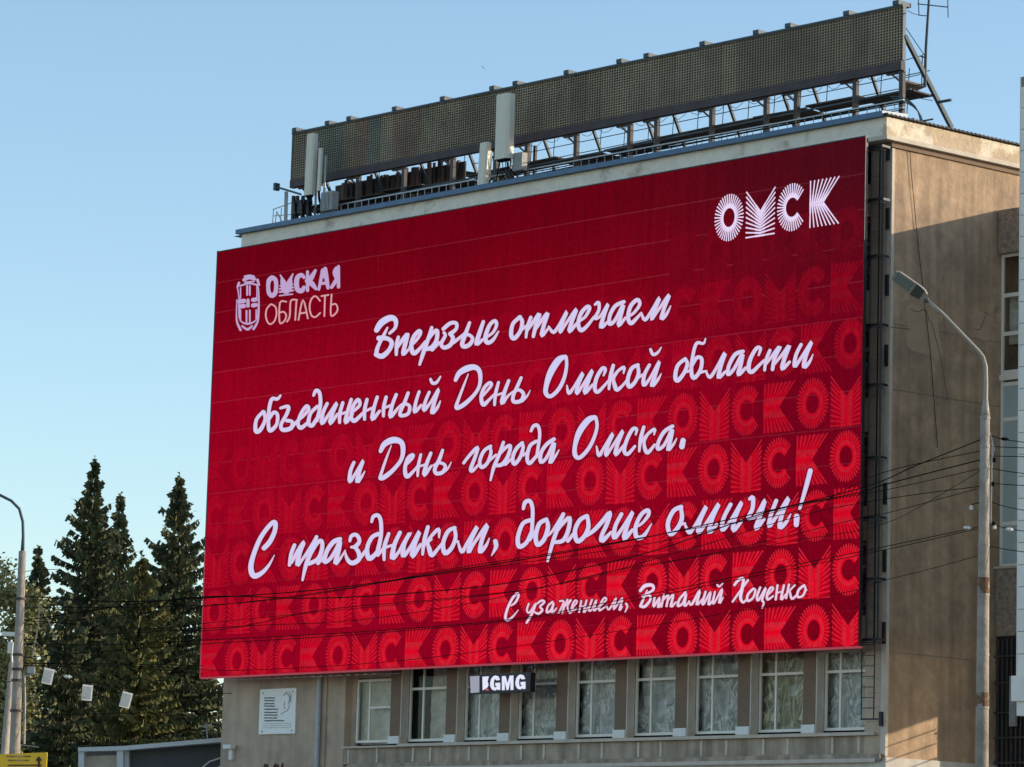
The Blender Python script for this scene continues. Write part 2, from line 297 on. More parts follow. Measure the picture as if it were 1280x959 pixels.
# windows
def film_mesh(mb, u0, u1, z0, z1, v, seed, amp=.09):
    rd = random.Random(seed); nx, ny = 9, 16
    ph = [rd.uniform(0, 6) for _ in range(8)]; P = []
    for j in range(ny + 1):
        for i in range(nx + 1):
            x = i / nx; y = j / ny
            off = amp * (math.sin(9 * x + 4 * y + ph[0]) * .5 + math.sin(17 * x - 7 * y + ph[1]) * .4 + rd.uniform(-.5, .5))
            P.append(W(u0 + (u1 - u0) * x, v + off, z0 + (z1 - z0) * y))
    fs = [(j * (nx + 1) + i, j * (nx + 1) + i + 1, (j + 1) * (nx + 1) + i + 1, (j + 1) * (nx + 1) + i) for j in range(ny) for i in range(nx)]
    mb.add(P, fs)
def window(u0, z0, w, h, split, trans, small=False, seed=0, fm='film', film=True):
    v0, v1 = VW + .36, VW + .43; t = .085
    f = MB(); f.box(u0, u0 + t, v0, v1, z0, z0 + h); f.box(u0 + w - t, u0 + w, v0, v1, z0, z0 + h)
    f.box(u0 + t, u0 + w - t, v0, v1, z0, z0 + t); f.box(u0 + t, u0 + w - t, v0, v1, z0 + h - t, z0 + h)
    m0 = u0 + w * split - .035; m1 = m0 + .07
    f.box(m0, m1, v0 + .004, v1 - .004, z0 + t, z0 + h - t)
    if small: f.box(m1, u0 + w - t, v0 + .002, v1 - .002, z0 + trans, z0 + trans + .07)
    else:
        f.box(u0 + t, m0, v0 + .002, v1 - .002, z0 + trans, z0 + trans + .08); f.box(m1, u0 + w - t, v0 + .002, v1 - .002, z0 + trans, z0 + trans + .08)
    fr = f.build('window', M['white_pvc'], bld)
    cells = [(u0 + t, m0, z0 + t, z0 + (h - t if small else trans)), (m1, u0 + w - t, z0 + t, z0 + trans), (m1, u0 + w - t, z0 + trans + .08, z0 + h - t)]
    if not small: cells.append((u0 + t, m0, z0 + trans + .08, z0 + h - t))
    for (a, c, e, g) in cells:
        p = MB(); p.box(a, c, v0 + .025, v0 + .037, e, g); p.build('pane', M['glass'], fr)
    if film:
        p = MB(); film_mesh(p, u0 - .12, u0 + w - .02, z0 + .02, z0 + h - .02, v1 + .20, seed, .12); p.build('plastic_film', M[fm], fr, smooth=False)
    return fr
b = MB(); film_mesh(b, WL[1] + .7, WL[1] + 2.0, 7.82, 10.6, VW + .72, 77, .05); b.build('curtain', M['curtain'], bld)
window(WL[0], 7.8, 1.78, 2.15, .36, 1.15, True, 3, film=False)
b = MB(); b.box(WL[0], WL[0] + 1.8, VW + .6, VW + .62, 7.75, 10); b.build('curtain', M['curtain'], bld)
for i in range(1, 9):
    window(WL[i], 7.8, 2.03 if i < 8 else 1.82, 2.9, .33, 1.72, False, 10 + i, 'film2' if i in (7,) else 'film', i != 1)
for k in range(1, 6):           # the last window column above, glimpsed behind the ladder
    if 7.8 + 3.27 * k + 2.2 < 25.3: window(-69.32, 7.85 + 3.27 * k, 1.84, 2.25, .33, 1.5, False, 30 + k)
    b = MB(); b.box(-69.55, -67.48, VW + .01, VW + .45, 7.85 + 3.27 * k - 1.0, 7.85 + 3.27 * k); b.build('spandrel', M['plaster_front'], bld)
# side wall in three cast bays with open joints, and its plinth
LS = 16.0
zc = [6.95, 10.05, 17.86, 19.84, 25.42]
b = MB(); sbox(b, .002, LS, -.4, -.02, 0, 25.42); b.build('side_wall_core', M['joint'], bld)
for a, c in zip(zc[:-1], zc[1:]):
    b = MB(); sbox(b, 0, LS, -.3, 0, a + .012, c - .012); b.build('side_wall', M['plaster'], bld)
b = MB(); sbox(b, -.03, LS, -.35, .05, 0, 6.96); b.box(-90.0, u_c - .004, VW - .03, VW + .3, 0, 6.86); b.build('base_wall', M['plinth'], bld)
# light strip at the very corner of the side wall
b = MB(); sbox(b, -.02, .09, -.2, .012, 7.0, 25.4); b.build('corner_strip', M['reveal'], bld)
# patches of newer render
def patch(s0, z0, s1, z1, m, n=9, seed=1):
    rd = random.Random(seed); b = MB(); P = []
    for i in range(n * 2):
        a = 2 * math.pi * i / (n * 2); rr = rd.uniform(.75, 1.1)
        P.append(S((s0 + s1) / 2 + (s1 - s0) / 2 * rr * math.copysign(abs(math.cos(a)) ** .5, math.cos(a)), .006, (z0 + z1) / 2 + (z1 - z0) / 2 * rr * math.copysign(abs(math.sin(a)) ** .5, math.sin(a))))
    Q = [p - NB * .012 for p in P]; k = len(P)
    b.add(P + Q, [tuple(range(k))] + [(i, (i + 1) % k, k + (i + 1) % k, k + i) for i in range(k)]); return b.build('render_patch', m, bld)
pm = mat('newer_render_patch', (0.47, 0.325, 0.205), 0.95, 0.12, 1.3, 0.4, 10); pm2 = mat('darker_washed_render', (0.25, 0.205, 0.155), 0.95, 0.2, 1.3, 0.4, 10, streak=.3)
a = shit(1130, 445); c = shit(1178, 385); patch(a[0], a[1], c[0], c[1], pm, seed=4)
a = shit(1216, 425); c = shit(1238, 393); patch(a[0], a[1], c[0], c[1], pm, seed=5)
def crack(pts):
    b = MB(); P = []
    for px, py in pts: s, z = shit(px, py); P.append(S(s, .0, z))
    b.tube(P, .02, 4); b.build('crack', M['pier_paint'], bld)
crack([(1138, 386), (1142, 389), (1149, 390), (1153, 387), (1158, 389), (1160, 396), (1161, 402)])
crack([(1218, 412), (1225, 412), (1229, 402), (1231, 396), (1232, 391), (1236, 394)])
crack([(1163, 400), (1171, 428), (1178, 460), (1184, 500)])
crack([(1243, 392), (1246, 385)]); crack([(1113, 409), (1138, 411.5)]); 
# cornice, trim and blue flashing
b = MB(); b.box(u_l + .5, u_c - .02, VW - .42, VW + .3, 25.5, ZT); b.build('cornice', M['cornice'], bld)
b = MB(); sbox(b, -.42, LS, -.5, .16, 25.5, ZT - .004); b.build('side_cornice', M['cornice_side'], bld)
b = MB(); b.box(u_l + .5, u_c + .1, VW - .48, VW + .2, 25.36, 25.497); sbox(b, -.46, LS, -.3, .22, 25.363, 25.494); b.build('cornice_trim', M['reveal'], bld)
b = MB(); b.box(u_l - .1, u_c + .02, VW - .1, VW + .2, 25.2, 25.358); sbox(b, -.1, LS, -.3, .07, 25.2, 25.356); b.build('lower_moulding', M['pier_paint'], bld)
uA, zA = hit(1104, 148, VW - .55)
b = MB(); b.add([W(u_l + .36, VW - .6, ZT + .0), W(uA, VW - .6, ZT + .0), W(uA, VW - .6, ZT + .16), W(u_l + .36, VW - .6, ZT + .16), W(u_l + .36, VW + .6, ZT + .27), W(uA, VW + .6, ZT + .27), W(u_l + .36, VW + .6, ZT + .02), W(uA, VW + .6, ZT + .02)],
      [(0, 1, 2, 3), (3, 2, 5, 4), (0, 3, 4, 6), (1, 7, 5, 2), (4, 5, 7, 6), (0, 6, 7, 1)]); b.build('roof_flashing', M['blue_edge'], bld)
b = MB(); b.box(uA + .01, u_c + .12, VW - .52, VW + .5, ZT + .004, ZT + .07); b.build('bare_edge_board', M['wood'], bld)
b = MB(); b.add([W(u_l - .1, VW - .3, ZT + .02), W(u_c - .1, VW - .3, ZT + .02), S(LS, -.05, ZT + .02), W(u_l - .1, VW + LS, ZT + .02)], [(0, 1, 2, 3)]); b.build('roof_deck', M['roofing'], bld)
b = MB(); n = 90                 # corrugated sheet along the side eave
for i in range(n):
    s0 = -.5 + i * .18
    for q in range(3):
        a0 = s0 + q * .06; a1 = a0 + .06
        def zz(s): return ZT + .06 + .03 * math.sin(s / .18 * 2 * math.pi)
        b.add([S(a0, .28, zz(a0)), S(a1, .28, zz(a1)), S(a1, -1.2, zz(a1) + .1), S(a0, -1.2, zz(a0) + .1), S(a0, .28, zz(a0) - .02), S(a1, .28, zz(a1) - .02), S(a1, -1.2, zz(a1) + .08), S(a0, -1.2, zz(a0) + .08)],
              [(0, 1, 2, 3), (4, 7, 6, 5), (0, 4, 5, 1)])
tag(b.build('corrugated_eave', M['roofing'], bld), kind='stuff')
# left end wall
b = MB(); b.box(u_l + .41, u_c + .5, VW + 13.6, VW + 14, 0, 25.5); b.build('rear_wall', M['plaster'], bld)
b = MB(); b.box(u_l, u_l + .4, VW + .41, VW + 14, 0, 25.5); b.build('left_end_wall', M['plaster'], bld)
# downpipe
b = MB(); p0 = W(-91.62, VW - .09, 0)
b.tube([p0 + Vector((0, 0, 3)), p0 + Vector((0, 0, 25.3))], .09, 10)
dp = b.build('downpipe', M['galv']); tag(dp, 'pale grey downpipe running down the wall right of the white plaque', 'downpipe')
# plaque
a = hit(326, 862, VW - .04); c = hit(369, 917, VW - .04)
pl = empty('wall_plaque', W(a[0], VW - .06, c[1]), 'white marble plaque with a profile portrait on the wall under the screen', 'plaque')
b = MB(); b.box(a[0], c[0], VW - .07, VW - .004, c[1], a[1]); b.build('slab', M['plaque'], pl)
b = MB(); wv = VW - .074
def pz(x, y): return hit(280 + x / 7.11, 840 + y / 7.11, wv)
def stroke_tube(b, pts, r, v):
    b.tube([W(*(lambda q: (q[0], v, q[1]))(pz(x, y))) for x, y in pts], r, 4)
rd = random.Random(2)
for (x0, x1, y) in [(360, 452, 232), (360, 448, 256), (360, 446, 282), (360, 450, 304), (360, 480, 332), (360, 474, 360), (360, 476, 384), (360, 470, 410), (360, 534, 434)]:
    x = x0
    while x < x1:
        w = rd.uniform(7, 13); stroke_tube(b, [(x, y + rd.uniform(-2, 2)), (min(x + w, x1), y - 1 + rd.uniform(-2, 2))], .024, wv); x += w + 3.5
b.build('inscription', M['plaque_ink'], pl)
b = MB()
for y in (462, 480, 498): stroke_tube(b, [(345, y), (475, y - 3), (600, y - 6)], .010, wv)
for pts in ([(505, 375), (535, 355), (560, 345), (580, 310), (592, 260), (595, 210), (585, 180), (560, 178), (535, 200), (530, 215)], [(548, 195), (575, 200), (582, 235), (572, 290)], [(540, 265), (532, 300), (545, 330)], [(565, 190), (590, 225), (588, 265)]):
    stroke_tube(b, pts, .016, wv)
b.build('portrait', M['plaque_ink2'], pl)
b = MB()
for x, y in ((348, 190), (612, 175), (338, 530), (602, 520)): q = pz(x, y); b.box(q[0] - .025, q[0] + .025, VW - .085, VW - .07, q[1] - .025, q[1] + .025)
b.build('fixing_screws', M['radio'], pl)
# small white wall lamp at left
a = hit(284, 932, VW - .1); 
wl = empty('wall_lamp', W(a[0] + .2, VW, a[1] - .4), 'small white floodlight bracket on the wall at the left corner under the screen', 'wall lamp')
b = MB(); b.box(a[0], a[0] + .42, VW - .3, VW - .06, a[1] - .12, a[1] + .02); b.build('lamp_head', M['white_plate'], wl)
b = MB(); b.box(a[0] + .12, a[0] + .28, VW - .12, VW - .002, a[1] - .5, a[1] - .12); b.build('bracket', M['white_plate'], wl)
# curled dark plant at the bottom
q = hit(340, 968, VW - .5); pt = empty('dried_plant', W(q[0], VW - .5, q[1]), 'curled dark red brown leaves poking up under the plaque', 'plant')
for k in range(7):
    x = -.5 + k * .16; b = MB(); bend = rd.uniform(-.2, .2)
    P = [W(q[0] + x, VW - .5, q[1] - .4), W(q[0] + x + bend * .5, VW - .5, q[1] + .18), W(q[0] + x + bend + .06, VW - .55, q[1] + rd.uniform(.28, .36)), W(q[0] + x + bend + .16, VW - .6, q[1] + rd.uniform(.2, .27))]
    b.tube(P, [.05, .05, .04, .015], 5); b.build('leaf', M['brown_plant'], pt)
# cables on the side wall
b = MB(); P = [S(*(lambda q: (q[0], .05, q[1]))(shit(x, y, .05))) for x, y in ((1136, 170), (1139, 215), (1146, 290), (1156, 380), (1163, 440), (1172, 560))]
b.tube(P, .012, 4); tag(b.build('hanging_cable', M['wire']), 'thin dark cable hanging down the sunlit side wall from the eave', 'cable')
# ================================================================ connector wing with passage
con = empty('connecting_wing', W(-65, 85.55, 0), 'darker rear wing with white framed windows squeezed between side wall and white block', 'building')
VC = 85.5; u0c = hit(1247, 290, VC)[0] + .02; VB = 91.5; uR = -53.0
z_t1 = 23.95; z_t0 = hit(1250, 317, VC)[1]; z_m = hit(1250, 711, VC)[1]; z_b = hit(1250, 795, VC)[1]
b = MB(); b.box(u0c, uR, VC, VC + .5, z_t0, z_t1); b.build('roof_slab', M['rough_stone'], con)
b = MB(); b.box(u0c + .04, uR, VC + .5, VB, z_t0 + .2, z_t1 - .01); b.build('wing_roof', M['roofing'], con)
b = MB(); b.box(u0c, uR, VC, VC + .4, z_b, z_m); b.build('stone_spandrel', M['rough_stone'], con)
b = MB(); b.box(u0c - .04, uR, VC - .05, VC + .4, z_m, z_m + .07); b.build('window_sill', M['sillm'], con)
b = MB(); b.box(u0c + .02, uR, VC + .41, VB, z_b + .01, z_b + .35); b.build('passage_ceiling', M['interior'], con)
b = MB(); b.box(u0c + .3, uR, VB - .3, VB, z_b + .36, z_t1 - .3); b.build('rear_wall', M['plaster'], con)
b = MB(); b.box(u0c + .3, uR, VC + 1.4, VC + 1.5, z_m, z_t0); b.build('room_back_wall', M['interior'], con)
zu = [hit(1252, y, VC + .2)[1] for y in (466, 418, 370, 320)]
fu = hit(1251.5, 400, VC + .2)[0]
def wingwin(za, zb, rows, mt, u0=None, cur=False):
    u0 = u0 if u0 else fu
    f = MB(); t = .09
    for c in range(3):
        a = u0 + c * 1.5; f.box(a, a + t, VC + .2, VC + .28, za, zb)
    f.box(u0 + 4.5, u0 + 4.6, VC + .2, VC + .28, za, zb)
    for z in rows: f.box(u0 + .002, u0 + 4.58, VC + .204, VC + .276, z - .06, z + .06)
    fr = f.build('window', M['white_pvc'], con)
    for c in range(3):
        a = u0 + c * 1.5 + t; rr = sorted(rows)
        for z0, z1 in zip(rr[:-1], rr[1:]):
            p = MB(); p.box(a, a + 1.5 - t, VC + .22, VC + .24, z0 + .06, z1 - .06); p.build('pane', mt, fr)
    if cur:
        p = MB(); film_mesh(p, u0 + .1, u0 + 4.4, rows[0] + .9, rows[2], VC + .5, 5, .05); p.build('curtain', M['curtain'], fr)
wingwin(zu[0] - .1, z_t0, zu, M['glass'], cur=True)
zl = [z_m + .1, hit(1252, 655, VC + .2)[1], hit(1252, 525, VC + .2)[1], hit(1252, 481, VC + .2)[1]]
wingwin(z_m + .07, zu[0] - .15, zl, M['blue_glass'])
b = MB(); b.box(fu - .0, uR, VC + .12, VC + .3, zu[0] - .25, zu[0] - .08); b.build('window_ledge', M['white_pvc'], con)
b = MB(); b.box(u0c - .02, fu + .0, VC + .28, VC + .45, z_m, z_t0); b.build('dark_jamb', M['pier_paint'], con)
# gate in the passage
gt = empty('passage_gate', W(u0c, VC + .1, 6.5), 'dark metal gate closing the passage under the rear wing', 'gate')
b = MB(); b.box(u0c - .2, u0c + 1.95, VC + .12, VC + .16, 0, z_b - .02); b.build('gate_leaf', M['black'], gt)
for k in range(12):
    b = MB(); b.box(u0c + k * .17 - .1, u0c + k * .17 - .06, VC + .04, VC + .1, 5.5, z_b - .1); b.build('gate_bar', M['dark_steel'], gt)
for z in (7.0, 7.75, 8.5, 9.4, 10.2):
    b = MB(); b.box(u0c - .1, u0c + 1.95, VC + .0, VC + .04, z, z + .05); b.build('gate_rail', M['dark_steel'], gt)
b = MB(); 
for k in range(5): q0 = W(u0c + 2, VC + .12, 7.0 + k * .42); b.bar(q0, q0 + DA * 5, .02)
b.build('gate_cross_bars', M['dark_steel'], gt)
b = MB(); b.box(u0c + .62, u0c + .86, VC - .1, VC, 8.1, 9.6); b.build('pale_post', M['radio'], gt)
# ================================================================ white tiled block at the right edge
VK = 79.0; uk = hit(1274.5, 400, VK)[0]; zk = hit(1277, 95, VK)[1]
wb = empty('white_tiled_block', W(uk + 3, VK, 0), 'white tiled corner block at the right edge of the photo', 'building')
b = MB(); b.box(uk + .01, uk + 8, VK + .03, VK + 4, 8.6, zk - .02); b.build('core', M['joint'], wb)
b = MB(); b.box(uk - .12, uk + 8, VK - .12, VK + 4, 8.3, 9.0); b.box(uk + .0, uk + 8, VK - .02, VK + 4, 7.9, 8.3)
b.build('base_ledge', M['white_tile'], wb)
b = MB(); b.box(uk + .5, uk + 8, VK + .6, VK + 3.6, 0, 7.9); b.build('lower_wall', M['kiosk_dark'], wb)
tile = None; rows = int((zk - 9.0) / .62)
for r in range(rows):
    for c in range(2):
        if tile is None: b = MB(); b.box(uk, uk + 1.18, VK, VK + .05, 9.0, 9.6); tile = b.build('tile', M['white_tile'], wb)
        else: shifted(tile, W(c * 1.2, 0, r * .62), wb)
b = MB(); b.box(uk + 2.4, uk + 8, VK, VK + .05, 9.0, zk - .02); b.build('front_cladding', M['white_tile'], wb)
b = MB(); b.box(uk - .03, uk, VK - .01, VK + 4, 9.0, zk - .02); b.build('end_cladding', M['white_tile'], wb)
# ================================================================ LED screen
VS = 80.0; SU0, SU1, SZ1, SZ0 = -96.95, -66.91, 25.39, 10.15
scr = empty('led_screen', W((SU0 + SU1) / 2, VS, SZ0), 'huge red video screen with white handwritten greeting covering the building front', 'screen')
def lerp(a, b, t): return tuple(x + (y - x) * t for x, y in zip(a, b))
def sst(a, b, x): t = min(1, max(0, (x - a) / (b - a))); return t * t * (3 - 2 * t)
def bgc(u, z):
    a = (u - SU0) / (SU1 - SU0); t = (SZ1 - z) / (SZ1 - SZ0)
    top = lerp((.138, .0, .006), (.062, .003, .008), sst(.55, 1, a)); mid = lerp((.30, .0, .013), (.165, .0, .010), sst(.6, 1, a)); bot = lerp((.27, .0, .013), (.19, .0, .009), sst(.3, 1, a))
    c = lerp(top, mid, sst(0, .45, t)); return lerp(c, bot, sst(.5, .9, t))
NC, NR = 14, 14; cw = (SU1 - SU0) / NC; ch = (SZ1 - SZ0) / NR
for r in range(NR):
    for c in range(NC):
        u0 = SU0 + c * cw; z1 = SZ1 - r * ch; z0 = z1 - ch; g = .006; dv = random.uniform(0, .012)
        b = MB(); v = VS + dv; cols = []
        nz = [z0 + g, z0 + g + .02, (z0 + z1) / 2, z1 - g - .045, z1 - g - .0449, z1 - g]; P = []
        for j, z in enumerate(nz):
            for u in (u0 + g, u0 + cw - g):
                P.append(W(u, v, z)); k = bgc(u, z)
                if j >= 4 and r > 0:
                    f = (.026 * (1 - .75 * sst(.4, 1, (SZ1 - z) / 15.2))); k = (k[0] + f * 1.3, k[1] + f * .35, k[2] + f * .45)  # light caught along each cabinet's upper seam, added into the emission colour
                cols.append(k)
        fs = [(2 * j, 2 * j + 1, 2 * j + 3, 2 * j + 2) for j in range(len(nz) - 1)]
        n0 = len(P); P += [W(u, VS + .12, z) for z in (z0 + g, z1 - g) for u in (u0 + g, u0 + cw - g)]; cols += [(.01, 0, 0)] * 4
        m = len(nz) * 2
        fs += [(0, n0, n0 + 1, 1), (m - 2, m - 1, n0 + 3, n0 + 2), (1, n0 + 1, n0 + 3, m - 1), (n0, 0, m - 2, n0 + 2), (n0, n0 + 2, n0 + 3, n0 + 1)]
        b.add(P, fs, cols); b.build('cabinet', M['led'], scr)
b = MB(); t = .05
b.box(SU0 - t, SU0, VS + .0, VS + .14, SZ0 - t, SZ1 + t); b.box(SU1, SU1 + .015, VS + .02, VS + .14, SZ0, SZ1 + t); b.box(SU0, SU1, VS + .0, VS + .14, SZ1, SZ1 + .035)
b.build('rim', M['black'], scr)
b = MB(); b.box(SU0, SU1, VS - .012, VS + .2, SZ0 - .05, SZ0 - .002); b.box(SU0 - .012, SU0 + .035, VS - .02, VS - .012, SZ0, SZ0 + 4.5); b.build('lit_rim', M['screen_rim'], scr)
b = MB()
for k in range(11):
    u = SU0 + 1.0 + k * (SU1 - SU0 - 2.0) / 10; b.box(u - .05, u + .05, VS + .25, VS + .35, SZ0, SZ1)
for k in range(8):
    z = SZ0 + .2 + k * (SZ1 - SZ0 - .4) / 7; b.box(SU0 + .6, SU1 - .6, VS + .355, VS + .45, z - .05, z + .05)
    for q in range(11):
        u = SU0 + 1.2 + q * (SU1 - SU0 - 2.4) / 10
        if u > u_l + .1: b.box(u - .03, u + .03, VS + .455, VW - .002, z - .03, z + .03)
b.build('carrier_frame', M['dark_steel'], scr)
# ---- ray letters (metres, letter about 1.27 wide and 1.5 high)
def quad(b, u, z, v, p, q, r0, r1, c0, c1):
    d = Vector((q[0] - p[0], q[1] - p[1])); L = d.length; nx, ny = -d.y / L, d.x / L
    P = [(p[0] + nx * r0, p[1] + ny * r0), (q[0] + nx * r1, q[1] + ny * r1), (q[0] - nx * r1, q[1] - ny * r1), (p[0] - nx * r0, p[1] - ny * r0)]
    b.add([W(u + x, v, z + y) for x, y in P], [(3, 2, 1, 0)], [c0, c1, c1, c0])
def poly(b, u, z, v, pts, col):
    t = tessellate_polygon([[Vector((x, y, 0)) for x, y in pts]]); b.add([W(u + x, v, z + y) for x, y in pts], [tuple(i) for i in t], [col] * len(pts) if col else None)
def clipr(u, z, p):      # keep print inside the screen
    return SU0 + .01 < u + p[0] < SU1 - .01 and SZ0 + .01 < z + p[1] < SZ1 - .01
def ray_letter(b, k, u, z, s, v, ci, co, th=.026, im=1.0):
    def R(p, q, r0, r1):
        p = (p[0] * s, p[1] * s); q = (q[0] * s, q[1] * s)
        if not clipr(u, z, p) : return
        if not clipr(u, z, q):
            t = 1.0
            while t > .05 and not clipr(u, z, (p[0] + (q[0] - p[0]) * t, p[1] + (q[1] - p[1]) * t)): t -= .05
            q = (p[0] + (q[0] - p[0]) * t, p[1] + (q[1] - p[1]) * t)
        quad(b, u, z, v, p, q, r0 * s * (im if r0 > th else 1), r1 * s * (im if r1 > th else 1), ci, co)
    if k in 'OC':
        n = 38; cx, cy = (.625, .77)
        for i in range(n):
            a = 2 * math.pi * (i + .5) / n
            if k == 'C' and abs(math.atan2(math.sin(a), math.cos(a))) < math.radians(40): continue
            ax = .235 if k == 'O' else .25; ay = .30
            p = (cx + ax * math.cos(a), cy + ay * math.sin(a)); m = (cx + (ax + .15) * math.cos(a), cy + (ay + .16) * math.sin(a)); q = (cx + .61 * math.cos(a), cy + .75 * math.sin(a))
            R(p, m, .048, .030 + th * .3); R(m, q, .030, th)
    elif k == 'M':
        for sgn in (-1, 1):
            for i in range(10):
                t = i / 9; p = (.63 - sgn * .01, .74 * (1 - t) + .04); q = (.63 + sgn * .6, 1.46 * (1 - t) + .04 if i else 1.5)
                m = (p[0] + (q[0] - p[0]) * .35, p[1] + (q[1] - p[1]) * .35)
                R(p, m, .045, .045); R(m, q, .034, th)
    elif k == 'K':
        for i in range(8):
            t = i / 7; m = (.06 + .50 * t, .77); 
            for yy in (1.5, .03):
                q = (.06 + 1.14 * t, yy); h = (m[0] + (q[0] - m[0]) * .4, m[1] + (q[1] - m[1]) * .4)
                R(m, h, .05, .04); R(h, q, .034, th)
order = 'OMCK'
rows = [(14.72, 1.98), (12.98, .65), (11.3, 4.63), (9.6, 3.13), (7.9, 1.80), (6.22, 3.24), (4.5, 4.39), (2.8, 3.05)]
for ri, (zc_, x0) in enumerate(rows):
    kx = 0
    for k in range(-5, 26):
        uc = SU0 + x0 + k * 1.3175; zc0 = SZ1 - zc_
        if uc < SU0 - .6 or uc > SU1 + .6: continue
        t = zc_ / 15.24; a = (uc - SU0) / (SU1 - SU0)
        al = sst(.30, 1.02, t + .26 * a) * (.55 + .45 * sst(0, .6, a)); al *= .80 + .20 * sst(.72, .88, t) 
        if t < .5: al *= .72 * sst(.15, .75, a + .45 * t)
        if al < .02: continue
        base = bgc(min(max(uc, SU0), SU1), zc0)
        ci = lerp(base, (.74, .0, .016), min(1, al * 1.05)); co = lerp(base, (.56, .022, .038), al)
        pat = MB(); cf = lerp(base, ci, .42); kk = order[k % 4]; ux = uc - .625 * 1.04; zx = zc0 - .77 * 1.04
        def strip_(inner, outer):
            I = [(max(SU0 + .01, min(SU1 - .01, ux + x * 1.04)), max(SZ0 + .01, min(SZ1 - .01, zx + y * 1.04))) for x, y in inner]; O = [(max(SU0 + .01, min(SU1 - .01, ux + x * 1.04)), max(SZ0 + .01, min(SZ1 - .01, zx + y * 1.04))) for x, y in outer]
            P = [W(x, VS - .003, z) for q in zip(I, O) for x, z in q]; pat.add(P, [(2 * i, 2 * i + 1, 2 * i + 3, 2 * i + 2) for i in range(len(I) - 1)], [cf] * len(P))
        if kk in 'OC':
            th_ = [math.radians(d) for d in (range(0, 361, 15) if kk == 'O' else range(42, 319, 12))]
            strip_([(.625 + .24 * math.cos(t_), .77 + .30 * math.sin(t_)) for t_ in th_], [(.625 + .57 * math.cos(t_), .77 + .71 * math.sin(t_)) for t_ in th_])
        elif kk == 'M':
            strip_([(.05, .05), (.63, .05), (1.21, .05)], [(.05, 1.3), (.63, .74), (1.21, 1.3)])
        else:
            strip_([(.06, .04), (.06, .77), (.06, 1.48)], [(1.12, .04), (.56, .77), (1.12, 1.48)])
        ray_letter(pat, order[k % 4], uc - .625 * 1.04, zc0 - .77 * 1.04, 1.04, VS - .006, ci, co, .019)
        if pat.v: pat.build('pattern_letter', M['led_print'], scr)
# city logo at top right
for k, ch_ in enumerate('OMCK'):
    lg = MB(); ray_letter(lg, ch_, SU0 + 24.03 + k * 1.285, SZ1 - 2.56, .99, VS - .012, None, None, .024, .68)
    lg.build('logo_letter', M['logo'], scr)
# ---- handwritten lettering, traced stroke by stroke onto the screen's plane
def smooth(pts, n=4):
    if len(pts) < 3: 
        return pts
    out = []; P = [pts[0]] + pts + [pts[-1]]
    for i in range(1, len(P) - 2):
        a, b_, c, d = P[i - 1], P[i], P[i + 1], P[i + 2]
        for k in range(n):
            t = k / n; out.append(tuple(.5 * ((2 * b_[j]) + (-a[j] + c[j]) * t + (2 * a[j] - 5 * b_[j] + 4 * c[j] - d[j]) * t * t + (-a[j] + 3 * b_[j] - 3 * c[j] + d[j]) * t ** 3) for j in range(3)))
    out.append(tuple(pts[-1])); return out
def stroke(b, b2, pts, ox, oy, sc, v, grow, b3=None):
    P = [(ox + x / sc, oy + y / sc, w * WK / sc / 2) for x, y, w in smooth(pts)]
    for mb, g, vv in ((b, .22, v), (b3, -.85, v - .006), (b2, grow + .25, v + .006)):
        if mb is None: continue
        L = []; R_ = []
        for i, (x, y, r) in enumerate(P):
            x0, y0, _ = P[max(i - 1, 0)]; x1, y1, _ = P[min(i + 1, len(P) - 1)]; d = math.hypot(x1 - x0, y1 - y0) or 1; nx, ny = -(y1 - y0) / d, (x1 - x0) / d; rr = max(max(r, .25) + g, .12)
            L.append((x + nx * rr, y + ny * rr)); R_.append((x - nx * rr, y - ny * rr))
        def H(p): q = hit(p[0], p[1], vv); return W(q[0], vv, q[1])
        vs = [H(p) for pr in zip(L, R_) for p in pr]
        mb.add(vs, [(2 * i, 2 * i + 1, 2 * i + 3, 2 * i + 2) for i in range(len(P) - 1)])
        for (x, y, r) in (P[0], P[-1]):
            rr = max(max(r, .25) + g, .12); mb.add([H((x + rr * math.cos(a), y + rr * math.sin(a))) for a in [k * math.pi / 5 for k in range(10)]], [tuple(range(10))])
WK = 1.0
def parse(txt, w):
    for ln in txt.replace('\n', ' ').split(';'):
        ln = ln.strip()
        if not ln: continue
        pts = []
        for tok in ln.split():
            a = [float(x) for x in tok.split(',')]; pts.append((a[0], a[1], a[2] if len(a) > 2 else w))
        yield pts
def trace(name, regions, m, grow=1.15, labels=None, core=None):
    groups = [[]]
    for ox, oy, sc, w, txt in regions:
        for i, chunk in enumerate(txt.split('|')):
            if i: groups.append([])
            groups[-1] += [(pts, ox, oy, sc) for pts in parse(chunk, w)]
    groups = [g for g in groups if g]
    for i, g in enumerate(groups):
        b = MB(); b2 = MB() if grow else None; b3 = MB() if grow else None
        for pts, ox, oy, sc in g: stroke(b, b2, pts, ox, oy, sc, VS - .022, grow, b3)
        o = b.build(name, m, scr)
        if labels: o['label'] = labels[i]
        if b2: b2.build('dark_outline', M['text_edge'], o); b3.build('bright_core', core, o)
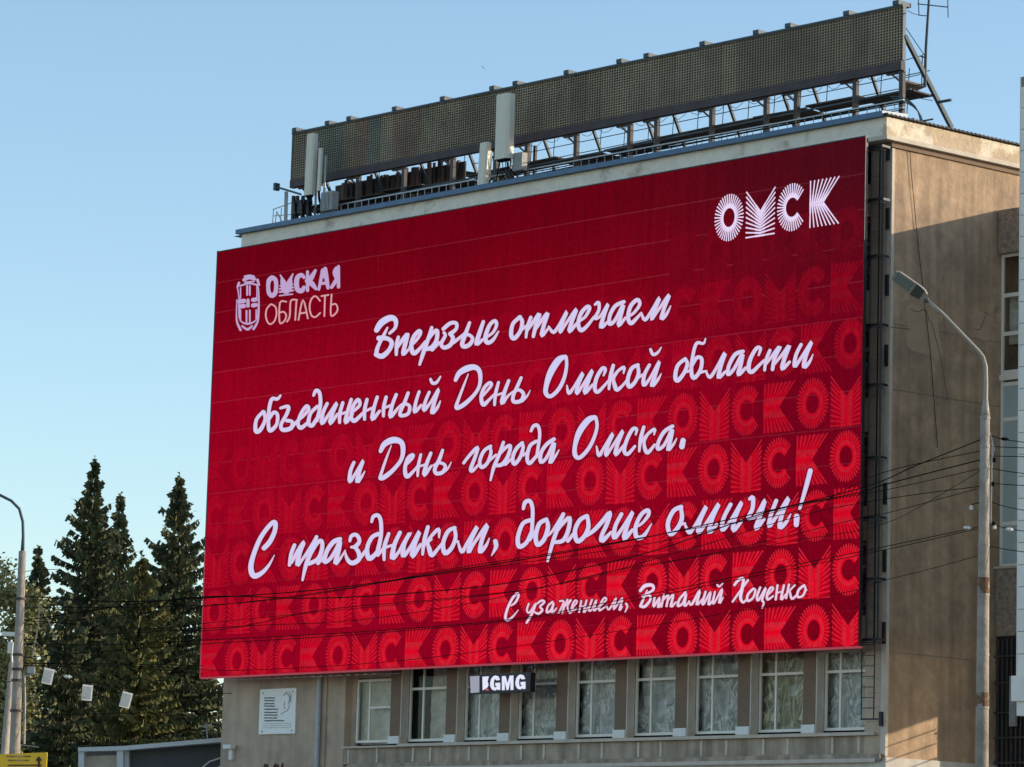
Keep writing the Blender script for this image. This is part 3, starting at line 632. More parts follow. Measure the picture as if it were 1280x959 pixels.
L1 = [(455, 380, 6.4, 32, '''
100,210,40 140,150,52 210,112,48 252,130,38 250,190,26 205,235,22; 188,190,14 160,245,24 110,345,30 98,405,34; 120,275,42 180,275,34 222,308,34 200,370,34 145,418,42 95,405,34;
275,265,24 262,320,30 258,405,24; 262,355,22 310,285,30 350,240,28 330,320,34 312,405,28 360,360,18;
365,345,18 420,290,22 452,235,26 440,215,28 400,260,32 378,330,32 395,395,36 440,365,28 490,300,18;
542,190,26 510,290,30 475,390,32 445,485,20; 500,305,24 550,235,28 585,213,30 580,290,32 540,350,36 480,362,28; 545,368,26 600,310,24;
635,200,30 690,155,30 738,155,28 737,200,26 690,240,34; 690,240,30 712,275,32 690,328,34 640,350,32 618,318,28 650,255,26 640,230,24; 715,310,26 785,255,24 815,225,22;
845,150,24 812,240,32 785,320,34 805,342,34 850,320,32 868,272,26 828,245,26 785,262,22; 955,142,26 925,230,34 898,322,32 950,285,24;
965,275,20 1030,230,22 1060,170,26 1048,135,28 1005,170,30 972,260,34 985,310,34 1030,290,28 1076,220,12'''),
 (630, 355, 5.818, 27, '''|
118,240 65,290 52,370,30 75,397,30 120,340 132,270,28 110,240,24; 125,335,20 165,305,20; 195,243,24 170,315,24 160,388,18; 165,345,18 225,260,26 258,218,28 230,310,28 213,382,24; 220,345,18 285,250,24 318,215,26 290,300,28 275,377,28 328,315,14;
325,310,14 360,352,26 400,300,20 458,200,26 420,290,26 408,352,24 450,290,20 527,182,24 495,270,28 475,347,28 535,280,18;
540,275,18 590,240,20 622,180,26 605,165,26 560,215,28 540,290,28 560,338,30 605,305,24 655,240,18;
662,150,18 688,135,24 690,190,22 660,250,24 700,235,18 757,145,22 730,220,26 705,315,30 755,275,18;
872,130,26 810,160,28 770,230,26 768,292,28 810,260,24 868,150,26 850,230,26 833,303,28 885,245,18;
900,240,18 945,210,20 987,150,24 970,115,28 922,160,28 902,240,28 922,287,30 960,255,24 998,212,16; 998,210,14 1025,262,26 1070,200,20 1132,100,26 1095,190,26 1073,258,24 1115,200,20 1202,78,24 1167,170,26 1145,253,28 1182,220,22 1212,160,8''')]
L2 = [(305, 470, 4.923, 21, '''
118,220 76,270 72,340,25 100,332,25 130,270 122,222,22; 225,120,12 205,142,20 172,142,22 155,200,22 150,290 160,337,26 200,300 206,240 182,225,22 152,268,20;
225,198,16 272,188,22 265,230,22 228,300 240,332,26 290,320,26 296,282 262,275,22; 298,310 345,260,16;
345,265,16 372,240,18 397,205,22 385,185 352,230 332,290 350,320,25 395,285,18; 428,120,16 443,90,22 465,105,22 470,180,22 448,275,22; 452,188 410,230 397,290,25 420,305,25 450,260,20 475,245,16;
512,170,20 485,230,22 480,292,25 520,240,18 572,165,20 545,230,22 530,292,25 575,235,16; 608,165,20 590,230,22 588,287,18; 590,238,14 632,222,16; 660,145,20 637,220 625,287,25 668,235,16;
668,222,16 712,180,20 702,145,22 670,190 660,250 680,277,25 735,225,18; 757,145,20 742,210,22 742,267,18; 745,218,14 787,198,16; 820,130,20 800,195 790,267,25 835,215,16;
875,130,20 860,190,22 858,247,18; 862,198,14 902,182,16; 937,115,20 912,180 900,252,25 950,195,16; 1010,105,20 985,170 962,222 965,245 1010,232 1018,185,20 982,172,18 950,195,14;
1078,97,18 1058,160,20 1050,222,23 1090,180,16; 1140,100,18 1115,160,20 1107,212,23 1150,160,16 1198,80,18 1172,160,22 1157,227,25 1190,195,18 1208,155,8; 1148,20,16 1160,44,20 1185,40,18 1209,4,10'''),
 (555, 440, 8, 34, '''|
115,282,36 150,215,50 220,170,62 300,152,54 350,185,46 364,260,38 350,350,34 300,430,34 220,510,42 155,553,42 122,558,38 132,500,28; 242,222,10 200,330,22 150,460,28 122,540,36;
388,440,24 432,390,24 475,330,30 455,308,32 402,360,34 372,450,36 392,528,42 440,490,32 500,425,20; 545,305,28 515,420,34 505,530,26; 520,435,20 585,412,22; 647,288,32 602,410,38 580,513,42 640,440,24 695,395,20;
772,258,30 740,330,34 692,440,34 698,498,38 770,488,38 795,420,36 750,380,32 698,400,22; 780,490,32 832,440,20 863,382,6'''),
 (670, 420, 7.111, 33, '''|
262,182,30 200,215,58 130,325,58 92,440,42 88,510,40 130,537,34 200,475,34 250,375,32 272,265,28 268,190,28; 275,440,12 292,510,32 340,450,24 418,328,32 375,430,32 362,512,32 420,430,24 502,303,28 460,410,36 433,507,36 505,432,22;
600,352,16 617,300,28 590,288,32 540,370,34 522,460,34 545,500,32 600,450,26 645,395,18; 687,262,30 660,370,34 648,472,22; 655,405,20 720,320,24 782,278,28 778,332,14; 722,328,18 690,380,24 700,440,36 720,480,34 770,440,24 808,392,20;
907,258,30 850,290,34 815,390,34 830,452,38 880,410,32 912,330,32 902,260,28; 905,375,24 945,345,20; 1008,258,28 962,350,32 958,437,34 1010,380,24 1097,223,24 1062,340,32 1030,442,38 1082,390,26 1113,335,8; 1018,120,24 1040,165,28 1080,150,24 1113,102,10'''),
 (830, 410, 6.4, 29, '''|
170,248 110,300 90,390,33 110,422,33 160,360 187,290 172,250,25; 180,352,20 220,335,18; 332,85,10 315,125,20 265,120,26 237,190,26 218,330,30 237,402,32 290,340 302,250 262,238 220,308,26; 290,355,24 340,345,16;
335,345,14 367,395,28 420,320,24 488,200,30 460,290 435,397,31 492,348,20; 632,188 570,212,32 520,300 512,372,31 560,328,26 627,208 615,290,31 595,373,34 655,318,22; 757,218,16 772,165,26 740,163 690,250,32 677,330,34 705,352,32 765,295,24 800,260,20;
847,180,26 815,260,26 805,338,22; 812,295,18 880,205,26 927,150,32 885,240,30 868,332,28; 880,295,18 960,195,26 1002,143,30 965,240,32 945,328,32 1005,272,22; 1097,133,26 1055,220,28 1045,307,32 1090,250,24 1182,108,26 1135,220,32 1120,312,34 1162,275,24 1192,212,8''')]
L3 = [(425, 530, 5.565, 26, '''
97,268,22 72,330,25 68,402,26 110,340,18 162,253,20 135,330,26 120,402,30 152,365,18 172,330,8 | 282,190,26 310,140,38 370,112,44 425,127,36 439,180,32 425,250,26 370,320,28 312,368,32 280,380,24 285,345,18; 357,150,6 322,240,16 285,350,20 278,376,24;
455,290,16 502,240,20 507,215,25 472,240,25 452,310,26 465,367,30 510,330,20 545,285,14; 562,213,18 545,290,22 540,362,16; 548,297,14 592,283,16; 632,203,22 600,285,26 585,357,28 635,292,16;
714,183,20 690,250 660,310 670,345,26 715,335 732,290,22 692,270,20 650,288,14; 720,335,18 750,310,14 774,266,6 | 860,272,20 900,220,22 957,163,24 940,230,24 910,310,26 922,327,22 975,270,14;
1048,155,22 1000,190,24 972,260,24 985,302,26 1025,272,24 1050,200,22 1040,158,20; 1040,255,18 1085,215,16; 1137,128,22 1105,220,24 1070,300,24 1047,392,14; 1095,232,16 1145,172,22 1185,150,22 1170,220,26 1130,280,28 1080,290,22; 1150,282,20 1200,235,16;
'''), (640, 500, 5.565, 26, '''
72,298,23 30,340,25 5,400,25 15,447,26 55,402,25 78,330,23 66,300,20; 78,385,18 110,360,16; 132,217,18 150,182,24 180,180,24 193,240,22 180,340,22 172,395,22; 170,287,22 125,320,25 105,400,25 120,442,26 160,402,22 185,365,16; 292,273 240,310 202,370,25 200,432,26 240,402,22 292,298,24 285,360,25 265,437,26 302,390,18 327,348,8 |
577,120,28 530,140,42 470,220,42 440,310,30 438,380,32 470,402,28 530,342,26 572,260,24 592,180,22 582,122,24; 588,322,10 605,387,26 640,330,18 702,233,24 665,320,25 653,387,24 700,320,18 772,213,22 735,305,26 720,382,26 780,312,16;
860,242,12 867,205,22 840,203,25 802,270 780,350,26 805,377,26 855,322,18; 917,188,22 895,270,26 885,357,16; 893,302,16 942,240,20 992,203,22 988,242,10; 942,248,14 920,290,18 925,340,26 945,367,26 992,312,18;
1117,183,25 1060,220,26 1020,290,25 1015,342,26 1060,312,22 1114,205,24 1105,270,25 1085,347,26 1122,310,18 1145,268,8; 1190,282,36 1182,325,38''')]
L4 = [(300, 640, 8, 48, '''
240,362,48 300,295,48 348,190,44 350,105,46 300,130,42 205,260,44 135,430,46 108,560,52 140,640,56 220,608,42 290,530,26 344,432,6 |
545,332,36 512,420,38 494,532,32; 515,510,24 575,400,40 640,300,38 600,400,42 573,530,42 620,480,28 690,380,34 765,255,34;
765,250,36 710,400,42 660,530,40 625,682,22; 705,430,28 765,320,38 815,288,38 820,370,40 780,470,42 690,518,40; 780,515,34 835,450,28; 1002,270,38 935,300,46 870,390,42 842,498,42 900,470,36 965,370,40 1000,290,40 988,380,42 953,513,42 1000,470,26 1052,385,14;
1098,290,28 1115,240,36 1165,230,38 1195,290,38 1155,345,40 1112,352,24; 1150,350,38 1188,410,42 1188,475,46 1120,512,46 1072,470,36 1050,395,14; 1195,470,34 1240,420,22 1275,370,18'''),
 (450, 620, 6.737, 37, '''
0,525,24 40,470,26 70,430,24; 98,218,22 112,175,30 150,163,32 175,210,32 177,330,32 150,460,36; 155,320,34 100,350,34 60,440,34 75,528,42 130,490,34 160,440,28; 150,500,26 205,430,22;
242,318,28 205,430,34 203,537,24; 210,435,22 282,412,22; 337,308,32 290,410,36 272,522,42 320,480,26 370,390,26 422,310,32 375,400,32 362,505,38 420,440,28 502,298,32 460,410,36 440,510,40 510,410,26;
572,262,32 540,380,34 527,492,22; 535,425,22 600,340,26 662,280,30 665,350,14; 600,365,22 572,395,24 585,450,38 605,502,34 660,440,26 700,390,22; 798,268,30 740,300,34 700,400,34 715,482,40 770,440,34 805,350,32 795,268,28; 795,380,24 828,385,18;
822,380,14 858,472,32 900,400,26 988,258,34 935,370,34 915,475,34 960,400,26 1072,242,34 1027,370,34 1010,472,36 1060,420,26 1090,355,8; 1140,382,38 1145,430,34 1108,502,8'''),
 (640, 600, 6.737, 36, '''|
95,242,26 110,190,34 150,178,34 173,240,31 172,350,31 165,445,31; 150,340,34 90,370,33 50,480,35 60,562,38 120,530,33 160,450,33; 150,505,26 205,420,22; 290,333,34 230,370 200,470 215,547,38 270,500 303,400 292,335,29; 290,475,22 340,430,22 430,290,28;
432,288,32 380,420,33 340,535,32 300,684,20; 370,445,24 425,370,29 485,318,33 475,420,35 430,510,35 355,525,29; 470,515,29 525,445,26; 632,303,33 570,340,35 530,430 550,517,38 605,480 643,400 636,310,29; 625,472,26 690,425,34 760,350,36 825,275,36 800,370,35 757,465,34 760,512,40 835,440,22;
922,288,32 870,390,33 860,487,38 920,420,28 1018,266,28 972,380,33 945,493,40 1015,420,26; 1035,395,24 1090,370,22 1147,300,30 1145,255,33 1090,290,33 1042,390,33 1050,482,40 1110,470,33 1174,370,10'''),
 (820, 570, 6.4, 34, '''|
202,408 140,440 95,540 115,627,35 170,580 207,500 198,410,28; 200,545,24 232,540,18; 228,540,14 265,612,34 310,560,24 403,403,32 350,520 340,612,33 400,540,24 503,382,31 450,500,33 425,612,34 485,550,26;
597,388,31 540,500,31 530,592,34 590,528,26 687,367,29 630,500,33 620,597,34 685,520,24; 748,345,24 775,333,34 772,420,32 738,498,32 800,478,26 872,352,29 832,480,33 800,582,38 865,505,24;
962,358,31 920,470,31 905,562,34 960,490,26 1062,333,31 1010,460,33 990,572,36 1042,530,28 1078,465,8 | 1235,118,38 1200,250,34 1150,422,22; 1126,485,46 1122,550,40''')]
L5 = [(620, 725, 6.4, 17, '''
122,205,12 155,180,18 180,130,18 170,108,19 130,150,20 92,230,20 75,300,22 92,323,22 130,298,16 178,242,6 | 262,190,14 247,240,15 268,262,15 318,188,15 288,270,18 245,342,18; 328,190,15 365,165,17 387,178,17 352,215,16 372,240,17 340,270,18 310,258,14;
452,175,16 415,210,15 407,260,17 440,240,15 462,183,15 445,267,17 485,225,10; 510,170,14 542,175,14 500,267,13; 572,158,15 545,215,15 530,267,15; 545,215,12 602,158,15 572,210,13 590,265,15 620,230,11;
612,222,11 647,180,13 635,163,14 612,200,15 607,245,15 645,230,12; 682,168,14 665,257,14; 672,218,11 705,208,11; 724,163,14 702,260,15 735,220,11; 768,158,14 742,240,15 765,238,12 804,158,14 782,247,15 825,210,11;
830,212,11 882,160,13 867,143,14 837,190,15 827,245,15 880,210,11; 885,205,10 905,237,15 962,143,14 940,237,15 1012,143,14 987,242,17 1012,212,8; 1040,188,17 1050,215,15 1033,257,8'''),
 (790, 715, 5.565, 18, '''|
58,132,20 90,97,26 140,93,23 147,125,18 100,152,14; 105,128,8 75,200,17 58,238,18; 72,168,16 120,163,17 127,195,17 90,240,21 60,240,16; 157,178,15 150,242,17 192,178,13 182,247,17 205,215,11; 222,158,15 205,242,13; 210,205,11 252,162,15 240,238,15; 245,205,11 287,157,15 270,242,17 305,210,11;
372,143,17 330,190,17 320,237,17 355,215,15 377,153,15 365,237,17 400,205,10; 395,203,10 415,227,17 472,128,17 450,228,17 490,188,11; 512,138,15 490,215,17 502,218,15 547,138,13 532,227,17 560,200,11; 577,138,13 562,212,17 577,208,13 627,118,15 607,217,18 634,178,8; 593,88,13 605,103,13 632,80,8 |
712,92,16 740,57,21 775,48,20 765,120,23 755,180,21 775,212,17 805,178,8; 807,58,15 760,122,15 700,207,14; 842,118,17 805,160,17 805,202,17 842,180,15 858,130,15 847,116,13; 892,108,15 870,170,17 880,197,15 932,108,15 905,190,17 917,215,13 905,250,10;
938,168,11 982,120,13 967,108,15 942,150,17 942,192,17 982,168,12; 1012,93,15 1000,192,15; 1003,148,11 1037,138,11; 1057,93,15 1037,192,17 1070,155,11; 1092,88,15 1072,182,15; 1078,148,11 1132,93,13; 1097,128,11 1112,187,17 1150,155,11; 1197,93,17 1160,125,17 1150,172,17 1187,167,15 1207,120,15 1197,93,13; 1200,142,9 1217,125,7''')]
for L_, lab, m_, g_ in ((L1, ['first word of the top line', 'second word of the top line'], M['text'], 1.15), (L2, ['long first word of the second line', 'second word of the second line', 'third word of the second line', 'last word of the second line'], M['text'], 1.15),
        (L3, ['single letter opening the third line', 'second word of the third line', 'third word of the third line', 'last word of the third line with its full stop'], M['text'], 1.15),
        (L4, ['large single letter opening the fourth line', 'large second word of the fourth line with comma', 'large third word of the fourth line', 'large last word of the fourth line', 'large exclamation mark'], M['text'], 1.15),
        (L5, ['small single letter opening the signature', 'small word of the signature with comma', 'first name in the signature', 'surname in the signature'], M['logo'], .9)):
    trace('word', L_, M['text_rim'], g_, lab, m_)
# region emblem and name at upper left (280,320, x8)
E0 = [(280, 320, 8, 13, '''
482,218,46 515,240,40 522,308,38 512,370,42 480,398,42 450,370,40 442,308,36 450,245,42 482,218,46'''),
 (280, 320, 8, 13, '''|562,190,8 600,260,34 625,310,44 655,250,34 690,178,8; 575,240,20 600,320,60 622,350,60 650,310,60 672,245,20; 560,300,10 690,285,10; 558,330,14 690,315,14; 556,360,16 690,345,16; 555,398,10 685,382,10;
 |800,215,30 775,190,36 735,215,44 725,275,46 735,335,46 775,350,44 800,315,34;
 |835,158,26 835,345,30; 835,250,50 870,220,50 915,145,24; 850,260,50 880,280,50 920,330,26; 
 |985,140,26 970,230,30 948,335,24; 1012,128,36 1025,220,40 1040,320,30; 985,275,26 1030,270,26; 990,160,50 1005,200,50;
 |1145,105,26 1145,310,30; 1130,130,50 1110,165,46 1130,215,50; 1125,240,40 1075,315,28''')]
trace('block_letter', E0, M['logo_dim'], 0)
trace('thin_letter', [(280, 320, 8, 13, '''
470,482 428,530 418,600 435,660 465,682 505,650 525,580 515,510 470,482 | 622,458 560,468 556,662 600,655 622,600 600,560 558,566 | 730,440 668,450 658,600 630,658; 725,440 712,640 | 745,640 790,440 838,625; 762,575 822,565 |
960,450 915,402 872,435 856,510 872,590 912,612 962,570 | 975,402 1045,390; 1010,396 1003,602 | 1076,385 1068,588 1112,580 1137,530 1115,480 1072,492''')], M['logo_pink'], 0)
trace('region_emblem', [(280, 320, 8, 9, '''
135,320 150,420 150,520,14 160,640 235,680,16 320,640 345,520,14 345,330 320,290; 160,300,14 250,275,14 330,290,14; 150,270,22 135,310,16; 335,240,24 350,290,18; 200,240,30 250,215,36 305,230,30; 205,205,14 255,195,14 300,205,14; 210,265,12 300,255,12;
130,440 125,560 130,660,16 165,740,22; 350,400 350,560 335,660,16 295,730,22; 180,700,14 235,735,22 280,700,14; 232,300,16 232,390,16; 258,300,14 258,390,14; 225,550,16 225,680,12; 258,545,14 258,670,12; 158,455,40 200,450,40; 160,505,40 200,500,40; 290,440,38 318,435,38; 290,495,38 318,490,38; 240,440,26 240,500,30; 165,320,10 165,420,10; 330,300,10 330,420,10; 165,540,10 165,650,10; 322,540,10 322,630,10''')], M['logo_dim'], 0)
# ================================================================ rooftop lamp board
VBD = 82.0; BU0 = -95.36; BU1 = -67.14; BZ0, BZ1 = 27.86, 29.87
brd = empty('rooftop_lamp_board', W((BU0 + BU1) / 2, VBD, ZT), 'long old dark grid advertising board on steel posts along the roof edge', 'billboard')
NP = 42; pw = (BU1 - BU0) / NP; NX = 6; NY = 19
bz0 = BZ0 + .3
def panel_meshes():
    b = MB(); b.box(BU0 + .006, BU0 + pw - .006, VBD + .03, VBD + .10, bz0, BZ1 - .02); back = b
    g = MB()
    for i in range(NX + 1):
        u = BU0 + i * pw / NX; r = .019 if i in (0,) else .012
        g.box(u - r if i else u + .006, u + r if i < NX else u - .006, VBD - .012, VBD + .026, bz0, BZ1 - .02)
    for j in range(NY + 1):
        z = bz0 + j * (BZ1 - .02 - bz0) / NY; r = .012
        g.box(BU0 + .008, BU0 + pw - .008, VBD - .006, VBD + .022, z - r, z + r)
    return back, g
bk, gr = panel_meshes()
p0 = bk.build('lamp_panel', M['lattice_back'], brd)
g0 = gr.build('lamp_grid', M['lattice'], p0)
mesh_t = g0.data.copy(); mesh_t.materials.clear(); mesh_t.materials.append(M['teal']); mesh_r = g0.data.copy(); mesh_r.materials.clear(); mesh_r.materials.append(M['redd'])
for k in range(1, NP):
    c = shifted(p0, DA * (pw * k), brd); g = g0.copy(); COL.objects.link(g); g.parent = c
    if k in (2, 3, 6): g.data = mesh_t
    if k in (5, 8, 9): g.data = mesh_r
b = MB(); b.box(BU0 - .02, BU1 + .02, VBD - .08, VBD + .12, BZ0, bz0 - .02); b.build('bottom_rail', M['board_edge'], brd)
b = MB(); b.box(BU0 - .05, BU1 + .03, VBD - .06, VBD + .14, BZ1 - .015, BZ1 + .05); b.box(BU0 - .05, BU0, VBD - .03, VBD + .12, bz0, BZ1); b.box(BU1, BU1 + .03, VBD - .03, VBD + .12, bz0, BZ1)
b.build('top_rail', M['blue_steel'], brd)
first = None
for x in (370, 411, 438, 495, 555, 617, 646, 710, 776, 810, 880, 947, 987, 1060, 1122):
    u = hit(x, 168 - (x - 367) * .2105, VBD)[0]
    if first is None: b = MB(); b.box(u - .12, u + .12, VBD - .1, VBD + .5, BZ1 + .052, BZ1 + .19); first = b.build('top_bracket', M['blue_steel'], brd); fu0 = u
    else: shifted(first, DA * (u - fu0), brd)
posts = [385, 446, 503, 564, 618, 657, 718.5, 785.6, 819, 888, 956, 994, 1067.5, 1125.7]
first = None
for x in posts:
    u = hit(x, 250 - (x - 385) * .17, VBD)[0] 
    if first is None:
        b = MB(); b.box(u - .075, u + .075, VBD + .0, VBD + .14, ZT + .03, BZ0 - .004); first = b.build('post', M['dark_steel'], brd); fp = u
        b = MB(); b.bar(W(u, VBD + .35, BZ1 - .9), W(u, VBD + 2.0, ZT + .1), .06); fs_ = b.build('back_strut', M['blue_steel'], brd)
        b = MB(); b.bar(W(u - .5, VBD + .05, BZ0 + .02), W(u - .04, VBD + .05, BZ0 - .35), .035); b.box(u - .6, u + .1, VBD + .02, VBD + .12, BZ0 - .07, BZ0 - .006); fk = b.build('knee_bracket', M['dark_steel'], brd)
    else:
        shifted(first, DA * (u - fp), brd)
        if x not in (618, 1125.7): shifted(fs_, DA * (u - fp), brd)
        shifted(fk, DA * (u - fp), brd)
# the heavy end strut and its foot
b = MB(); q1 = W(BU1 + .0, VBD + .1, 28.95); r = ray(1189.5, 160); q2 = r * ((W(0, 84.0, 0).dot(DN)) / r.dot(DN)) + Vector((0, 0, CH))
b.bar(q1, q2, .085, 4); b.build('end_strut', M['blue_steel'], brd)
b = MB(); qm = q1.lerp(q2, .72); b.bar(qm, qm + DA * .5, .05); b.build('strut_stub', M['blue_steel'], brd)
# catwalk hanging behind the board, in sagging deck lengths
def catz(x): return 27.05 + .45 * max(0, (x - BU0) / (BU1 - BU0))
n = 13; cwid = (BU1 + .2 - BU0) / n
for k in range(n):
    u0 = BU0 + k * cwid; u1 = u0 + cwid; a = 27.12 + (k % 3) * .05 + (.16 if k > 8 else 0); c = a + random.uniform(-.06, .06); b = MB()
    for j in range(4):
        f = lambda t: a + (c - a) * t + .02 * math.sin(t * math.pi)
        v0 = VBD + .32 + j * .24; v1 = v0 + .22
        P = [W(u0 + .02, v0, f(0)), W(u1 - .02, v0, f(1)), W(u1 - .02, v1, f(1)), W(u0 + .02, v1, f(0))]; P += [p + Vector((0, 0, .05)) for p in P]
        b.add(P, [(0, 1, 2, 3), (7, 6, 5, 4), (0, 4, 5, 1), (1, 5, 6, 2), (2, 6, 7, 3), (3, 7, 4, 0)])
    b.build('catwalk_deck', M['wood'], brd)
for k in range(26):
    u = BU0 + .4 + k * 1.08
    if u > BU1 - 1.2: break
    b = MB(); s_ = .9 if k % 2 else -.9
    b.bar(W(u + .45 - s_ / 2, VBD + 1.5, 26.15), W(u + .45 + s_ / 2, VBD + 1.5, 27.0), .024); b.build('lattice_brace', M['blue_steel'], brd)
b = MB(); b.bar(W(BU0, VBD + 1.5, 26.55), W(BU1, VBD + 1.5, 26.6), .03); b.bar(W(BU0, VBD + .6, 26.42), W(BU1, VBD + .6, 26.46), .022); b.build('lattice_chord', M['dark_steel'], brd)
b = MB(); cz = 27.36
for dv in (.3, 1.3): b.bar(W(BU0, VBD + dv, 26.98), W(BU1 + .1, VBD + dv, 27.3), .035)
for dz in (.42, .8): b.bar(W(BU0 + 8, VBD + 1.34, 27.1 + dz), W(BU1, VBD + 1.34, 27.3 + dz), .016)
for k in range(24): u = BU0 + 2 + k * 1.1; b.bar(W(u, VBD + 1.32, 26.1), W(u + .1, VBD + 1.34, 28.3), .018)
b.build('catwalk_rails', M['blue_steel'], brd)
b = MB(); P = [W(*(lambda q: (q[0], v_, q[1]))(hit(x_, y_, v_))) for x_, y_, v_ in ((1127, 101, VBD + .3), (1157, 109, VBD + 1.9), (1127, 122, VBD + 1.5))]; Q = [p + Vector((0, 0, .06)) for p in P]
b.add(P + Q, [(0, 1, 2), (5, 4, 3), (0, 3, 4, 1), (1, 4, 5, 2), (2, 5, 3, 0)]); b.build('catwalk_tip', M['board_edge'], brd)
for k in range(20):             # slack wires looping under the board
    u = BU0 + 12 + k * .82; 
    if u > BU1 - .5: break
    P = [W(u + t * .6, VBD + .14, BZ0 - .01 - .13 * math.sin(t * math.pi) * random.uniform(.7, 1.2)) for t in [j / 6 for j in range(7)]]
    b = MB(); b.tube(P, .010, 3); b.build('slack_wire', M['wire'], brd)
# old plank screen behind the left half of the board
old = empty('plank_screen', W(-89, VBD + 1.6, ZT), 'weathered reddish plank screen on the roof behind the left half of the lamp board', 'screen wall')
u_end = hit(572, 205, VBD + 1.7)[0]; u = -94.6
while u < u_end:
    w = random.uniform(.10, .24); tl = random.choice((0, 0, .02, -.03, .12, -.1)); z0_ = 27.05 + random.uniform(-.1, .1); z1_ = 28.3 + random.uniform(-.25, .1)
    b = MB(); P = [W(u, VBD + 1.7, z0_), W(u + w, VBD + 1.7, z0_), W(u + w + tl, VBD + 1.7, z1_), W(u + tl, VBD + 1.7, z1_)]; P += [p + DN * .05 for p in P]
    b.add(P, [(0, 1, 2, 3), (7, 6, 5, 4), (0, 4, 5, 1), (1, 5, 6, 2), (2, 6, 7, 3), (3, 7, 4, 0)]); b.build('plank', M[random.choice(('wood_pale', 'wood'))], old)
    u += w + random.uniform(.02, .12)
b = MB(); b.box(-95.0, u_end + .3, VBD + 1.78, VBD + 1.84, 26.5, 28.2); b.build('dark_backing', M['wood'], old)
b = MB(); b.box(-94.8, u_end + .4, VBD + 1.5, VBD + 1.69, 26.75, 27.2); b.box(-94.8, u_end + 1.5, VBD + 1.87, VBD + 2.6, 26.5, 27.0); b.build('base_beam', M['wood'], old)
for k in range(6): u = -94.4 + k * 1.9; b = MB(); b.box(u, u + .1, VBD + 1.85, VBD + 1.95, ZT, 28.3); b.build('upright', M['dark_steel'], old)
b = MB(); P = [W(u_end - 2, VBD + 2.6, 28.3), W(u_end + 1.4, VBD + 2.6, 27.55), W(u_end + 1.4, VBD + 3.6, 27.55), W(u_end - 2, VBD + 3.6, 28.3)]; P += [p + Vector((0, 0, .12)) for p in P]
b.add(P, [(0, 1, 2, 3), (7, 6, 5, 4), (0, 4, 5, 1), (1, 5, 6, 2), (2, 6, 7, 3), (3, 7, 4, 0)]); b.build('sloping_board', M['wood'], old)
# cable tray along the roof edge
VT = VW + .35
tray = empty('cable_tray', W(-85, VT, ZT), 'pale ladder shaped cable tray running along the roof edge under the lamp board', 'cable tray')
ta = hit(418, 262, VT); tb = hit(598, 222, VT); tc = hit(1130, 118, VT)
def tp(t, dz): return W(ta[0] + (tc[0] - ta[0]) * t, VT, 26.72 + dz)
b = MB(); b.bar(tp(0, 0), tp(1, 0), .028); b.bar(tp(0, -.24), tp(1, -.24), .022); b.build('rail', M['galv'], tray)
b = MB(); b.bar(tp(.33, -.05), tp(1, -.03), .02); b.bar(tp(.33, -.12), tp(1, -.10), .02); b.bar(tp(.33, -.32), tp(1, -.30), .018); b.build('cable_bundle', M['wire'], tray)
first = None
for k in range(72):
    t = k / 72.0
    if first is None: b = MB(); b.bar(tp(t, -.22), tp(t, -.02), .018); first = b.build('rung', M['galv'], tray)
    else: shifted(first, tp(t, 0) - tp(0, 0), tray)
for k in range(12):
    b = MB(); b.bar(tp(k / 12, -.24), tp(k / 12 + .002, -.62), .02); b.build('foot', M['dark_steel'], tray)
b = MB(); P = [W(BU1 - .2 + .9 * math.sin(a) , VW + .7 + .2 * a, 26.25 + .75 * math.cos(a)) for a in [k * math.pi / 2 / 6 for k in range(7)]]
for o_ in (0, .12, .24): b.tube([p + DN * o_ * .6 + Vector((0, 0, -o_ * .5)) for p in P] + [P[-1] + DN * o_ * .6 + Vector((0, 0, -.5))], .022, 5)
b.build('bent_conduit', M['blue_steel'], tray)
# ================================================================ aerials on the roof
def panel_antenna(name, label, x0, x1, y0, y1, v, dep, tilt=0, gp='panel antennas on the roof'):
    a = hit(x0, y0, v); c = hit(x1, y1, v); um = (a[0] + c[0]) / 2; w = hit(x1, (y0 + y1) / 2, v)[0] - hit(x0, (y0 + y1) / 2, v)[0]
    t = empty(name, W(um, v, ZT), label, 'antenna', gp)
    z0, z1 = c[1], a[1]; b = MB(); h = w / 2; n = 8; P = []
    for z, s in ((z0, 1), (z1, 1)):
        lean = tilt * (z - z0)
        P += [W(um - h + lean, v, z), W(um - h * .7 + lean, v - dep * .35, z), W(um + h * .7 + lean, v - dep * .35, z), W(um + h + lean, v, z), W(um + h + lean, v + dep, z), W(um - h + lean, v + dep, z)]
    b.add(P, [(5, 4, 3, 2, 1, 0), (6, 7, 8, 9, 10, 11)] + [(i, (i + 1) % 6, 6 + (i + 1) % 6, 6 + i) for i in range(6)]); b.build('cover', M['ant'], t)
    b = MB(); b.tube([W(um + .1, v + dep + .12, ZT + .1), W(um + .1 + tilt, v + dep + .12, z1 - .25)], .045, 8); b.build('mast', M['galv'], t)
    for z in (z0 + .2, z1 - .45): b = MB(); b.box(um - .04, um + .12, v + dep + .002, v + dep + .1, z, z + .08); b.build('clamp', M['radio'], t)
    b = MB(); b.box(um - h * .7, um + h * .7, v + .02, v + dep - .02, z0 - .06, z0 - .002)
    for k in range(4):
        x = um - h * .6 + k * h * .4; b.tube([W(x, v + dep / 2, z0 - .06), W(x + .03, v + dep / 2, z0 - .3), W(x + .1 + k * .03, v + dep / 2 + .1, ZT + .5), W(x + .2 + k * .1, v + .2, ZT + .3)], .018, 4)
    b.build('cable_tails', M['wire'], t); return t
panel_antenna('panel_antenna', 'slim ivory panel antenna at the far left end of the roof', 381.5, 391, 169, 243, VW - .15, .16, .02)
